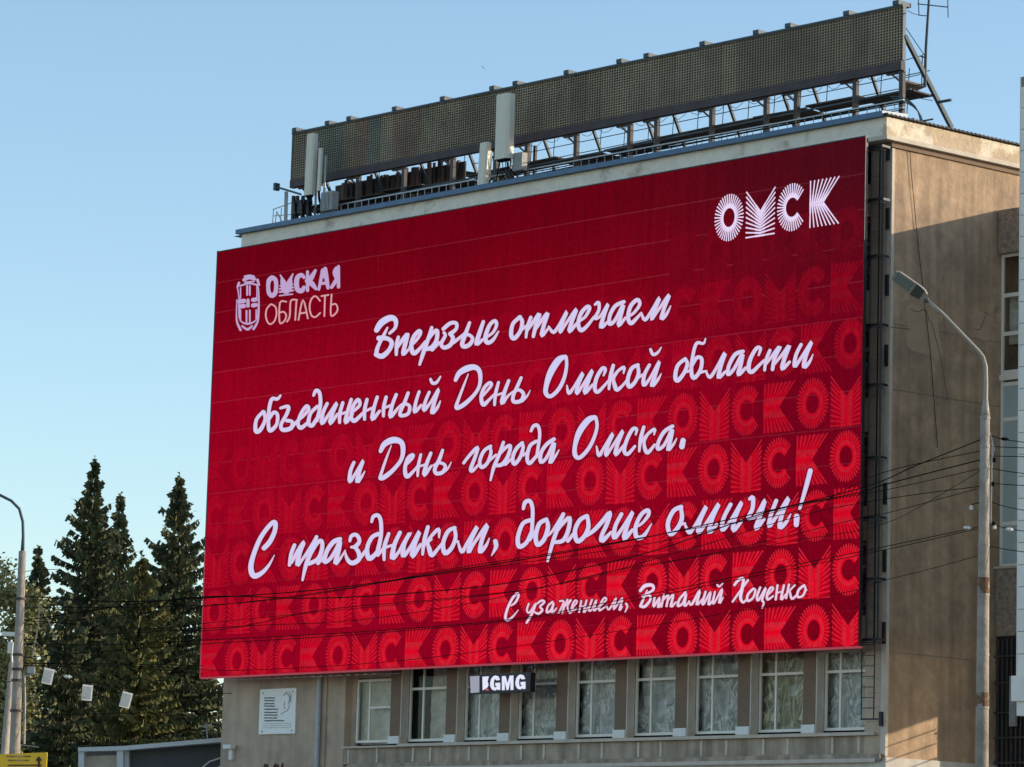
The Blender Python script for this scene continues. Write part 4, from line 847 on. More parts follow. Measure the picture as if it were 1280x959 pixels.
panel_antenna('panel_antenna', 'short ivory panel antenna just left of the tallest one on the roof', 597, 607.5, 180, 232, VW - .15, .14, .06)
panel_antenna('panel_antenna', 'tallest and widest ivory panel antenna at the middle of the roof', 619.5, 637, 120, 197, VW - .2, .22)
panel_antenna('thin_antenna', 'thin pipe like antenna just right of the slim panel at the roof left end', 397, 400.5, 186, 238, VW - .1, .07, .02)
rr = empty('radio_unit', W(hit(409, 262, VW)[0], VW, ZT), 'grey radio box with bracket at the left end of the roof', 'radio box', 'radio boxes by the antennas')
a = hit(403, 241, VW - .1); c = hit(416, 262, VW - .1); b = MB(); b.box(a[0], c[0], VW - .15, VW + .15, c[1], a[1]); b.build('housing', M['radio'], rr)
b = MB()
for k in range(6): b.box(a[0] + .03 + k * .07, a[0] + .055 + k * .07, VW - .19, VW - .152, c[1] + .05, a[1] - .05)
b.build('cooling_fins', M['galv'], rr)
b = MB(); b.box(a[0] - .1, c[0] + .15, VW - .1, VW + .1, c[1] - .3, c[1] - .002); b.box(a[0] + .1, a[0] + .2, VW, VW + .1, ZT, c[1] - .302); b.build('bracket', M['dark_steel'], rr)
rr2 = empty('radio_unit', W(hit(645, 205, VW)[0], VW, ZT), 'grey radio box beside the foot of the tallest antenna', 'radio box', 'radio boxes by the antennas')
a = hit(641, 192, VW); c = hit(652, 212, VW); b = MB(); b.box(a[0], c[0], VW, VW + .25, c[1], a[1]); b.build('housing', M['radio'], rr2)
b = MB(); b.box(a[0] - .35, a[0] - .1, VW + .02, VW + .2, c[1] - .45, c[1] + .1); b.bar(W(a[0] - .5, VW, c[1] - .3), W(c[0] + .3, VW, c[1] - .25), .03); b.bar(W(a[0] + .15, VW + .1, ZT), W(a[0] + .15, VW + .1, c[1] - .003), .045); b.build('bracket', M['dark_steel'], rr2)
for (x0, y0, x1, y1) in [(600, 215, 585, 240), (625, 198, 617, 240), (633, 198, 640, 236), (640, 225, 668, 220), (610, 236, 655, 228)]:
    P0 = W(*(lambda q: (q[0], VW + .2, q[1]))(hit(x0, y0, VW + .2))); P1 = W(*(lambda q: (q[0], VW + .2, q[1]))(hit(x1, y1, VW + .2)))
    b = MB(); b.tube([P0, P0.lerp(P1, .5) + Vector((0, 0, -.12)), P1], .022, 5); b.build('cable_loop', M['wire'], rr2)
# left roof cabinet, arm with floodlight, small railing
eq = empty('roof_equipment_rack', W(hit(377, 262, VW)[0], VW + .3, ZT), 'dark cable filled rack at the left roof corner below the first antenna', 'equipment rack')
b = MB()
for x in (367, 372, 379, 386): q = hit(x, 245, VW + .3); b.box(q[0] - .05, q[0] + .05, VW + .25, VW + .35, ZT + .02, q[1])
b.build('rack_frame', M['dark_steel'], eq)
for k in range(6):
    q = hit(368 + k * 4.5, 248, VW + .2); b = MB(); b.tube([W(q[0], VW + .2, q[1] - .1 * (k % 2)), W(q[0] + .12 * (-1) ** k, VW + .18, q[1] - .4), W(q[0] + .1, VW + .2, ZT + .25), W(q[0] + .35, VW + .2, ZT + .32)], .025, 5); b.build('rack_cable', M['wire'], eq)
b = MB(); a = hit(368, 252, VW + .28); b.box(a[0], a[0] + .6, VW + .2, VW + .5, a[1] - .5, a[1]); b.build('junction_box', M['black'], eq)
b = MB(); P0 = hit(376, 243, VW); P1 = hit(346, 234, VW); b.bar(W(P0[0], VW, P0[1]), W(P1[0], VW, P1[1]), .05); b.box(P1[0] - .08, P1[0] + .05, VW - .1, VW + .1, P1[1] - .12, P1[1] + .14)
fl = b.build('floodlight_arm', M['blue_steel']); tag(fl, 'dark horizontal arm with a small floodlight sticking out left of the roof', 'floodlight')
b = MB(); vq = VW + .3
def rp(x, y): q = hit(x, y, vq); return W(q[0], vq, q[1])
for p, q in (((342, 262), (340, 287)), ((346, 264), (343, 286)), ((341, 262), (366, 253)), ((342, 270), (366, 268)), ((343, 280), (366, 275)), ((352, 260), (350, 283)), ((346, 265), (356, 283))): b.bar(rp(*p), rp(*q), .02)
rl = b.build('roof_railing', M['galv']); tag(rl, 'thin grey railing at the far left corner of the roof', 'railing')
b = MB(); b.bar(rp(358, 240), rp(357, 280), .09); ob = b.build('vent_pipe', M['galv']); tag(ob, 'pale upright pipe beside the railing at the left roof corner', 'pipe')
# TV mast
vm = VW + 1.9
def mp_(x, y): q = hit(x, y, vm); return W(q[0], vm, q[1])
tv = empty('aerial_mast', mp_(1156, 109), 'thin television mast with crossed rods at the right end of the roof', 'aerial')
b = MB(); b.tube([mp_(1156, 109), mp_(1157.5, 60), mp_(1163, -30)], [.05, .045, .035], 6); b.build('pole', M['blue_steel'], tv)
b = MB(); b.bar(mp_(1147, 5), mp_(1185, 9), .022); b.build('boom', M['blue_steel'], tv)
for x, y0, y1 in ((1148, -3, 19), (1184.5, -6, 22)): b = MB(); b.bar(mp_(x, y0), mp_(x + .7, y1), .018); b.build('rod', M['blue_steel'], tv)
for p_, q_, r_ in ((mp_(1148, 19), mp_(1159, 20), .018), (mp_(1153, 68), mp_(1152, 110), .02), (mp_(1150, 70), mp_(1156, 72), .03)): b = MB(); b.bar(p_, q_, r_); b.build('lower_rod', M['blue_steel'], tv)
for (x0, y0, x1, y1) in ((1129, 30, 1156, 70), (1129, 76, 1151, 70), (1129, 98, 1155, 92), (1130, 119, 1166, 126)): b = MB(); b.bar(mp_(x0, y0), mp_(x1, y1), .014); b.build('guy_wire', M['blue_steel'], tv)
b = MB(); P = [mp_(1134, 13), mp_(1141, 17), mp_(1149, 19)]; b.tube(P, .012, 4); b.build('loose_lead', M['wire'], tv)
# bird
q = at(604, 84.5, 90); b = MB(); b.add([q + Vector((-.06, 0, .05)), q + Vector((.0, .03, 0)), q + Vector((.0, -.03, .0)), q + Vector((.07, 0, -.05)), q + Vector((-.02, 0, .03))], [(0, 1, 2), (1, 3, 2), (0, 4, 1), (4, 3, 1), (0, 2, 4), (4, 2, 3)])
tag(b.build('bird', M['wire']), 'tiny dark bird flying in the open sky above the lamp board', 'bird')
# ================================================================ ladder frame beside the screen
VL = VW - .55
def lp(x, y, v=VL): q = hit(x, y, v); return W(q[0], v, q[1])
lad = empty('service_ladder', lp(1085, 899), 'black steel service ladder and platforms between the screen and the building corner', 'ladder')
b = MB(); b.bar(lp(1103.8, 184), lp(1097, 800), .04); b.build('pipe', M['black'], lad)
b = MB(); b.bar(lp(1090, 186), lp(1083, 798), .03); b.bar(lp(1101, 190), lp(1093.5, 798), .012); b.build('pipe', M['black'], lad)
for y in (182, 248, 319, 405, 480, 571, 646, 723, 799):
    x = 1103.8 - (y - 184) * .011; b = MB(); z = lp(x, y); ur = hit(x, y, VL)[0]; zz = hit(x, y, VL)[1]
    b.box(SU1 - .2, ur, VL - .03, VL + .03, zz - .04, zz + .04); b.box(ur - .04, ur, VL + .03, VL + .35, zz - .035, zz + .035)
    P = [W(ur - .45 + .38 * math.cos(a), VL + .2 - .3 * math.sin(a), zz - .09) for a in [k * math.pi / 6 for k in range(7)]]
    b.tube(P, .022, 4); b.build('platform', M['black'], lad)
first = None
for y in (187, 273, 356, 444, 617, 701, 791):
    x = 1108.4 - (y - 187) * .009; q = hit(x, y, VW - .12)
    if first is None: b = MB(); b.box(q[0] - .05, q[0] + .05, VW - .09, VW - .004, q[1] - .32, q[1] + .32); first = b.build('wall_bracket', M['black'], lad); q0 = q
    else: shifted(first, W(q[0] - q0[0], 0, q[1] - q0[1]), lad)
b = MB(); b.bar(lp(1077.5, 800), lp(1076.5, 899), .025); b.bar(lp(1093.5, 800), lp(1092, 900), .025); b.bar(lp(1076, 899), lp(1098, 899), .035); b.build('ladder_rails', M['black'], lad)
first = None
for k in range(8):
    y = 806 + k * 13.2
    if first is None: b = MB(); b.bar(lp(1077.4, y), lp(1093.3, y), .016); first = b.build('rung', M['black'], lad)
    else: shifted(first, lp(1077.4, y) - lp(1077.4, 806), lad)
q = hit(1100, 899, VW - .1); b = MB(); b.box(q[0] - .05, q[0] + .05, VW - .1, VW - .004, q[1] - .2, q[1] + .22); b.build('wall_bracket', M['black'], lad)
b = MB(); b.bar(W(SU1 + .1, VS + .6, SZ0 + .1), W(SU1 + .1, VS + .6, SZ1 - .2), .022, 6); b.build('cable_riser', M['wire'], lad)
# ================================================================ lit sign under the screen
VG = VS + .1
def gp(x, y): return hit(560 + x / 6.436, 810 + y / 6.436, VG)
a = gp(182, 222); c = gp(655, 355); d = gp(182, 370)
sg = empty('lit_shop_sign', W((a[0] + c[0]) / 2, VG, d[1]), 'small black lightbox sign with three white capitals hanging under the red screen', 'sign')
zt = a[1] + .02; zb = d[1] - .0
b = MB(); b.box(a[0] - .04, c[0] + .03, VG + .004, VG + .22, zb, zt); b.build('box', M['black'], sg)
def gpoly(name, polys, m):
    b = MB()
    for pts in polys: q = [gp(*p) for p in pts]; poly(b, 0, 0, VG - .02, q, None)
    vs = list(b.v); b2 = MB(); b2.v = vs; b2.f = b.f; b2.c = [None] * len(vs)
    o = b2.build(name, m, sg); return o
def G(x):
    w = 80; P = [(x + 82, 262), (x + 55, 262)]; 
    P = [(x + 80, 258), (x + 52, 262), (x + 42, 250), (x + 32, 262), (x + 30, 290), (x + 33, 312), (x + 42, 320), (x + 52, 312), (x + 52, 305), (x + 42, 305), (x + 42, 282), (x + 82, 280), (x + 82, 338), (x + 60, 339), (x + 57, 332), (x + 40, 344), (x + 15, 335), (x + 2, 310), (x, 285), (x + 8, 250), (x + 25, 228), (x + 45, 222), (x + 68, 230)]
    return P
gpoly('letter', [G(342)], M['sign_white'])
gpoly('letter', [[(437, 341), (437, 228), (467, 226), (483, 285), (499, 224), (530, 222), (530, 338), (506, 339), (506, 265), (490, 338), (474, 339), (460, 268), (460, 340)]], M['sign_white'])
gpoly('letter', [[(x, y - 8) for x, y in G(545)]], M['sign_white'])
gpoly('emblem_shape', [[(280, 232), (333, 229), (322, 268), (330, 300), (318, 322), (282, 342)]], M['sign_white'])
gpoly('emblem_corner', [[(300, 341), (320, 326), (334, 338), (330, 345)]], M['sign_red'])
gpoly('pale_square', [[(180, 230), (256, 225), (256, 358), (186, 363)]], M['sign_grey'])
for x, yb in ((232, 150), (668, 140)):
    q = gp(x, yb); q2 = gp(x, 222); b = MB(); b.box(q[0] - .03, q[0] + .03, VG + .05, VG + .1, zt - .1, SZ0 - .055); b.box(q[0] - .16, q[0] + .05, VG + .04, VG + .11, zt + .12, zt + .2); b.build('hanger', M['black'], sg)
# dashed light chain under the screen at the left
b = MB(); 
for k in range(17):
    p = hit(290 + k * 11, 849 - k * .45, VS + .3); q = hit(294.5 + k * 11, 848.8 - k * .45, VS + .3); b.bar(W(p[0], VS + .3, p[1] - .02), W(q[0], VS + .3, q[1] - .02), .014)
p = hit(286, 849.5, VS + .3); q = hit(500, 841, VS + .3); b.bar(W(p[0], VS + .3, p[1] - .02), W(q[0], VS + .3, q[1] - .02), .006)
tag(b.build('light_string', M['sillm']), 'dotted pale string hanging just under the lower left edge of the red screen', 'string light')
# ================================================================ street lamps
DP = 60.0
def P3(x, y, d=DP): return at(x, y, d)
def pole_base(x, y, x2, y2, d):        # run the pole's line down to the ground
    a = P3(x, y, d); c = P3(x2, y2, d); t = (a.z - 0) / (a.z - c.z); return a + (c - a) * t
top = P3(1231.5, 520); bot = pole_base(1231.5, 520, 1227.2, 959, DP)
lr = empty('street_lamp', bot, 'tall concrete street lamp in front of the side wall with its lamp head reaching left', 'street lamp')
def pr(z): t = (top.z - z) / top.z; return .080 + .060 * t
b = MB(); zs = [0, 1, 2, 3, 4, 5, 6, 7, 8, top.z]; P = [bot + (top - bot) * (z / top.z) for z in zs]; b.tube(P, [pr(z) for z in zs], 14); b.build('concrete_pole', M['concrete'], lr, smooth=True)
for y0, y1 in ((722, 742), (866, 884)):
    za = P3(1229, y1).z; zb_ = P3(1229, y0).z; b = MB(); A = bot + (top - bot) * (za / top.z); B = bot + (top - bot) * (zb_ / top.z); b.tube([A, B], [pr(za) + .006, pr(zb_) + .006], 14); b.build('rusty_band', M['rust'], lr)
for y in (524, 560, 585, 683, 745, 820, 886):
    za = P3(1229, y).z; A = bot + (top - bot) * (za / top.z); b = MB(); b.tube([A, A + Vector((0, 0, .035))], pr(za) + .008, 12); b.build('clamp_band', M['lamp_metal'], lr)
b = MB(); pts = [(1232, 524), (1232, 500), (1232.5, 478), (1232, 458), (1228.5, 446), (1222, 438), (1200, 415), (1178, 392), (1157, 374)]
b.tube([P3(*p) for p in pts], [.055, .04, .036, .036, .036, .036, .034, .033, .032], 10); b.tube([P3(1232, 524), P3(1232, 500)], [.08, .045], 10); b.build('lamp_arm', M['lamp_metal'], lr, smooth=True)
# lamp head: flat LED luminaire seen from below
A = P3(1152, 369); B = P3(1117.5, 344); ax = (B - A); L_ = ax.length; ax.normalize(); up = Vector((0, .72, .69)); up = (up - ax * up.dot(ax)).normalized(); side = ax.cross(up).normalized()
hd = MB(); w2 = .125
def hp(l, w, h): return A + ax * (l * L_) + side * w + up * h
outl = [(-.12, .07), (.0, .11), (.18, w2), (.9, w2 * .92), (1.02, w2 * .6), (1.02, -w2 * .6), (.9, -w2 * .92), (.18, -w2), (.0, -.11), (-.12, -.07)]
k = len(outl); hd.add([hp(l, w, 0) for l, w in outl] + [hp(l, w * .9, .065) for l, w in outl], [tuple(range(k)), tuple(range(2 * k - 1, k - 1, -1))] + [(i, (i + 1) % k, k + (i + 1) % k, k + i) for i in range(k)])
ho = hd.build('lamp_head', M['lamp_metal'], lr)
b = MB(); b.add([hp(l, w, -.006) for l, w in ((.38, .095), (.95, .088), (.95, -.088), (.38, -.095))] + [hp(l, w, -.001) for l, w in ((.38, .095), (.95, .088), (.95, -.088), (.38, -.095))], [(0, 1, 2, 3), (7, 6, 5, 4), (0, 4, 5, 1), (1, 5, 6, 2), (2, 6, 7, 3), (3, 7, 4, 0)]); b.build('lens', M['lens'], ho)
b = MB(); b.add([hp(l, w, h) for h in (-.012, -.001) for l, w in ((.0, .09), (.30, .12), (.30, -.12), (.0, -.09))], [(0, 1, 2, 3), (7, 6, 5, 4), (0, 4, 5, 1), (1, 5, 6, 2), (2, 6, 7, 3), (3, 7, 4, 0)]); b.build('driver_cover', M['lamp_dark'], ho)
b = MB(); b.tube([hp(.25, -.05, .066), hp(.25, -.05, .11)], .03, 8); b.build('sensor', M['lamp_dark'], ho)
b = MB(); b.tube([A - ax * .1 - up * .01, P3(1160, 378)], [.045, .04], 8); b.build('spigot', M['lamp_dark'], ho)
# side pipe, insulators and clamps on the right pole
b = MB(); b.tube([P3(1237, 540), P3(1240.5, 552), P3(1239.5, 600), P3(1238.5, 655)], .012, 5); b.tube([P3(1237, 552), P3(1243, 560), P3(1240, 575), P3(1236, 580)], .014, 5); b.build('side_conduit', M['galv'], lr)
def insul(x, y, par, r=.035):
    b = MB(); b.tube([P3(x, y - 3), P3(x, y - 1), P3(x, y), P3(x, y + 1.5), P3(x, y + 3)], [r * .3, r, r * .55, r, r * .4], 7); b.build('insulator', M['wire'] if r < .04 else M['white_plate'], par)
for x, y in ((1241, 605), (1243, 575), (1242, 655)): insul(x, y, lr)
for x, y in ((1214, 635), (1243, 659)): insul(x, y, lr, .04)
b = MB(); b.tube([P3(1229, 628), P3(1220, 629), P3(1214, 631)], .014, 5); b.build('insulator_arm', M['dark_steel'], lr)
# left lamp
topL = P3(28, 689); botL = pole_base(28, 689, 18.5, 940, DP)
ll = empty('street_lamp', botL, 'concrete street lamp at the left edge whose curved arm leaves the frame', 'street lamp')
b = MB(); P = [botL + (topL - botL) * (z / topL.z) for z in (0, 2, 4, topL.z)]; b.tube(P, [.15, .125, .10, .062], 14); b.build('concrete_pole', M['concrete'], ll, smooth=True)
b = MB(); b.tube([P3(28, 692), P3(29, 670), P3(28.5, 652), P3(24, 636), P3(14, 626), P3(0, 619), P3(-30, 606)], [.035] + [.026] * 6, 8); b.build('lamp_arm', M['blue_steel'], ll, smooth=True)
b = MB()
for x0, y0, x1, y1 in ((-30, 606, -50, 600),): b.tube([P3(x0, y0), P3(x1, y1)], [.09, .05], 8)
b.build('lamp_head', M['lamp_metal'], ll)
for y in (750, 820, 838, 852, 890): 
    zq = P3(22, y).z; A_ = botL + (topL - botL) * (zq / topL.z); b = MB(); b.tube([A_, A_ + Vector((0, 0, .04))], .075 + .07 * (1 - zq / topL.z) + .012, 12); b.build('clamp_band', M['dark_steel'], ll)
b = MB(); b.tube([P3(30, 838), P3(31, 880), P3(30, 930)], .022, 6); b.bar(P3(25, 931), P3(48, 934), .012); b.build('side_pipe', M['lamp_metal'], ll)
q = P3(39, 838); b = MB(); b.obox(q, Vector((.06, 0, 0)), Vector((0, .05, 0)), Vector((0, 0, .055))); b.bar(P3(28, 846), P3(38, 844), .015); b.build('small_box', M['galv'], ll)
top2 = P3(15, 828, 63); bot2 = pole_base(15, 828, 6, 940, 63)
pp = empty('leaning_pole', bot2, 'slim paler pole leaning behind the left concrete street lamp', 'pole')
b = MB(); b.tube([bot2, top2], [.12, .055], 10); b.build('shaft', M['concrete'], pp, smooth=True)
b = MB(); b.tube([P3(15, 830, 63), P3(14, 800, 63)], .02, 6); q = P3(13, 793, 63); b.obox(q, Vector((.14, 0, 0)), Vector((0, .1, 0)), Vector((0, 0, .035))); q = P3(13, 810, 63); b.obox(q, Vector((.045, 0, 0)), Vector((0, .04, 0)), Vector((0, 0, .10))); b.build('white_fitting', M['white_plate'], pp)
# ================================================================ overhead wires
def wire(pts, label, r=.014, d0=DP, d1=DP, x0=1228, x1=25, name='power_cable', g='overhead cables between the two street lamps'):
    P = []
    Q = smooth([(x, y, 0) for x, y in pts], 6)
    for x, y, _ in Q: P.append(P3(x, y, d1 + (d0 - d1) * (x - x1) / (x0 - x1)))
    b = MB(); b.tube(P, r * .72, 4); return tag(b.build(name, M['wire']), label, 'cable', g)
wire([(1225, 550), (1145, 582), (1074, 611), (900, 652), (760, 681), (620, 705), (420, 735), (250, 748), (140, 752), (28, 745)], 'uppermost thick cable leaving the right pole and crossing the last big words', .017)
wire([(1225, 564), (1100, 592), (1000, 638), (860, 662), (700, 690), (560, 712), (400, 742), (250, 757), (25, 760)], 'second cable from the top leaving the right pole across the exclamation mark', .012)
wire([(1225, 575), (1105, 606), (1074, 616), (960, 640), (820, 688), (720, 712), (620, 731), (480, 744), (380, 748), (240, 747), (28, 776)], 'cable crossing the screen close under the largest script line', .018)
wire([(1225, 586), (1105, 613), (1000, 632), (850, 672), (700, 697), (520, 722), (330, 750), (28, 782)], 'cable crossing the big words and ending at the left pole upper band', .011)
wire([(1225, 608), (1105, 624), (1000, 645), (850, 690), (700, 730), (560, 748), (400, 763), (250, 789), (33, 776)], 'slightly sagging cable from the middle of the right pole over the lower screen', .012)
wire([(1222, 611), (1114, 640), (1074, 648), (900, 690), (760, 715), (620, 748), (450, 775), (300, 783), (28, 800)], 'cable passing above the signature line', .011)
wire([(1225, 588), (1190, 610), (1105, 655), (1000, 675), (850, 700), (640, 740), (400, 765), (250, 780), (28, 806)], 'steeply slanting cable crossing the others left of the right pole', .009)
wire([(1222, 659), (1074, 690), (900, 725), (760, 753), (640, 774), (450, 790), (240, 801), (130, 806), (30, 805)], 'lower pair of cables, upper one, crossing the screen near its foot', .013)
wire([(1222, 661), (1140, 680), (1074, 694), (900, 729), (760, 757), (620, 778), (420, 795), (240, 806), (30, 822)], 'lower pair of cables, lower one, crossing the screen near its foot', .012)
wire([(1222, 695), (1160, 712), (1100, 727), (1060, 740), (900, 768), (700, 800), (500, 826), (300, 838), (200, 834), (28, 829)], 'lowest beaded cable leaving the right pole', .010)
for pts, lb in ([(1236, 543), (1252, 549), (1280, 553)], 'uppermost cable running right from the right pole'), ([(1236, 558), (1280, 560)], 'second cable running right from the right pole'), ([(1236, 570), (1280, 571)], 'third cable running right from the right pole'), ([(1238, 585), (1280, 592)], 'fourth cable running right from the right pole'), ([(1238, 604), (1280, 607)], 'fifth cable running right from the right pole'), ([(1240, 628), (1280, 638)], 'sixth cable running right from the right pole'), ([(1238, 655), (1260, 661), (1280, 664)], 'cable with white insulator running right from the right pole'), ([(1238, 683), (1280, 690)], 'lowest cable running right from the right pole'):
    wire(pts + [(1420, pts[-1][1] + (pts[-1][1] - pts[0][1]) * 2)], lb, .012, g='cables running right from the concrete pole')
# white insulators strung on cables
for x, y, lb in ((1256, 549, 'dark insulator clamp on the upper cable right of the concrete pole'), (1262, 662, 'white insulator on the lower cable right of the concrete pole'), (1209, 660, 'small pale insulator on the cable pair just left of the concrete pole'), (85, 846, 'small pale fitting on the cable between the hanging plates')):
    b = MB(); q = P3(x - 5, y - .5); q2 = P3(x + 5, y + .5); b.tube([q, q.lerp(q2, .3), q.lerp(q2, .45), q.lerp(q2, .6), q2], [.01, .035, .02, .035, .01], 7)
    tag(b.build('insulator', M['wire'] if y < 600 else M['white_plate']), lb, 'insulator', 'insulators on the cables')
for k, (pts, lb) in enumerate([([(35, 776), (100, 780), (160, 784), (254, 789)], 'pale cable crossing the spruces at middle height'), ([(33, 806), (90, 812), (140, 826), (180, 835), (254, 843)], 'cable sagging across the spruces from the left pole'),
    ([(30, 829), (140, 830), (254, 832)], 'flat cable across the spruces above the hanging plates'), ([(30, 832), (90, 834), (150, 846), (254, 855)], 'cable just under the flat one across the spruces'),
    ([(30, 820), (60, 831), (85, 843), (109, 852), (157, 861), (200, 864), (254, 866), (290, 867)], 'cable carrying the hanging plates'), ([(30, 893), (150, 892), (278, 888)], 'lowest cable over the spruces'), ([(28, 715), (60, 712), (90, 720), (190, 780), (254, 800)], 'high thin cable from the left pole down over the spruces'), ([(0, 717), (15, 713), (28, 710)], 'short cable from the left pole out of the frame'), ([(0, 853), (20, 851)], 'short low cable at the left edge')]):
    Q = pts if pts[0][0] > 5 else [(-60, pts[0][1] + 3)] + pts
    wire(Q, lb, .010, g='cables crossing the spruces')
b = MB(); b.tube([P3(49, 755), P3(48, 780), P3(40, 822)], .012, 4); b.tube([P3(49, 755), P3(60, 775), P3(70, 800)], .010, 4); tag(b.build('stay_wires', M['lamp_metal']), 'pale splayed stay wires against the spruces beside the left pole', 'cable')
# hanging plates
for i, (x, y, t, lb) in enumerate(((60, 845.5, .18, 'leftmost of the three white plates hanging on the cable'), (109, 866, .05, 'middle one of the three white plates hanging on the cable'), (157.5, 875, .22, 'rightmost of the three white plates hanging on the cable'))):
    q = P3(x, y, 58); e = empty('hanging_plate', q, lb, 'plate', 'white plates hung on a cable')
    R_ = Matrix.Rotation(t, 3, 'Y'); b = MB(); b.obox(q, R_ @ Vector((.082, .02, 0)), R_ @ Vector((-.002, .008, 0)), R_ @ Vector((0, 0, .128))); b.build('plate', M['white_plate'], e)
    b = MB(); b.obox(q + Vector((0, -.012, 0)), R_ @ Vector((.06, .015, 0)), R_ @ Vector((0, .002, 0)), R_ @ Vector((0, 0, .100))); b.build('raised_face', M['galv'], e)
    b = MB(); b.bar(q + R_ @ Vector((-.03, 0, .13)), q + R_ @ Vector((-.03, 0, .2)), .008); b.bar(q + R_ @ Vector((.04, 0, .13)), q + R_ @ Vector((.04, 0, .2)), .008); b.build('hook', M['wire'], e)
# ================================================================ yellow road sign
DY = 45.0
def Y3(x, y, dy=0): return at(x, y, DY + dy)
a = Y3(59, 940.5); b0 = Y3(-70, 946); wid = (a.x - b0.x)
ys = empty('yellow_road_sign', Vector(((a.x + b0.x) / 2, DY, 0)), 'yellow direction sign with a dark upward arrow at the lower left corner', 'road sign')
b = MB(); H = 1.1
P = [Vector((b0.x, DY, b0.z - H)), Vector((a.x, DY, a.z - H)), a.copy(), b0.copy()]; P += [p + Vector((0, .04, 0)) for p in P]
b.add(P, [(0, 1, 2, 3), (7, 6, 5, 4), (0, 4, 5, 1), (1, 5, 6, 2), (2, 6, 7, 3), (3, 7, 4, 0)]); b.build('board', M['yellow'], ys)
b = MB()
def yb(x0, y0, x1, y1, mb=None):
    for p in (1,): (mb or b).add([Y3(x0, y0, -.012), Y3(x1, y0, -.012), Y3(x1, y1, -.012), Y3(x0, y1, -.012)], [(0, 1, 2, 3)])
yb(10, 955.8, 52, 957.4); yb(47.2, 950, 50, 975); b.add([Y3(44, 951, -.012), Y3(53, 951, -.012), Y3(48.5, 945, -.012)], [(0, 1, 2)]); b.build('arrow', M['brown_plant'], ys)
b = MB(); rd = random.Random(9)
for y, xs, xe in ((945.5, 8, 38), (950.5, 10, 36)):
    x = xs
    while x < xe: w = rd.uniform(1.6, 3.2); yb(x, y - .9, x + w, y + .9); x += w + .8
b.build('small_print', M['rust'], ys)
for x in (b0.x + .3, a.x - .35): b = MB(); b.tube([Vector((x, DY + .09, 0)), Vector((x, DY + .09, a.z - .1))], .04, 8); b.build('post', M['galv'], ys)
# ================================================================ low pavilion at lower left
DK = 129.0
def K3(x, y, d=DK): return at(x, y, d)
kp = empty('low_pavilion', Vector((K3(180, 940).x, DK, 0)), 'low dark building with pale grey roof fascia below the spruces', 'building')
def kq(b, pts, d=DK, th=.3, dv=Vector((.05, 1, 0))):
    P = [K3(x, y, d) for x, y in pts]; P += [p + dv * th for p in P]; n = len(pts)
    b.add(P, [tuple(range(n)), tuple(range(2 * n - 1, n - 1, -1))] + [(i, (i + 1) % n, n + (i + 1) % n, n + i) for i in range(n)])
b = MB(); kq(b, [(97.5, 934.5), (155, 932.5), (290, 921), (290, 926.5), (160, 937.5), (155, 938), (97.5, 939.5)], DK - .5, 5); b.build('roof_fascia', M['kiosk_pale'], kp)
b = MB(); kq(b, [(98, 939.7), (105, 939.5), (105, 1080), (98, 1080)], DK - .4, .4); kq(b, [(146, 938.4), (154, 938), (154, 1080), (146, 1080)], DK - .4, .4); kq(b, [(155, 938.2), (161, 937.7), (161, 1080), (155, 1080)], DK - .1, .4); b.build('corner_frame', M['kiosk_pale'], kp)
b = MB(); kq(b, [(105, 945), (146, 944), (146, 1080), (105, 1080)], DK, .2); b.build('grey_panel', M['sillm'], kp)
b = MB(); kq(b, [(161.5, 938), (290, 927), (290, 1080), (161.5, 1080)], DK + .3, 4); b.build('dark_wall', M['kiosk_dark'], kp)
b = MB(); b.tube([K3(250, 962), K3(262, 952), K3(290, 943)], .03, 5); b.tube([K3(262, 968), K3(275, 958), K3(290, 953)], .03, 5); tag(b.build('handrail', M['white_plate']), 'pale sloping handrail at the lower left corner of the office building', 'handrail')
b = MB()
for p, q in (((258, 904), (259, 924)), ((258, 905), (268, 908)), ((250, 907), (258, 910)), ((252, 914), (262, 912))): b.bar(K3(*p), K3(*q), .022)
ob = b.build('roof_aerial', M['galv']); tag(ob, 'small grey aerial standing on the pavilion roof', 'aerial')
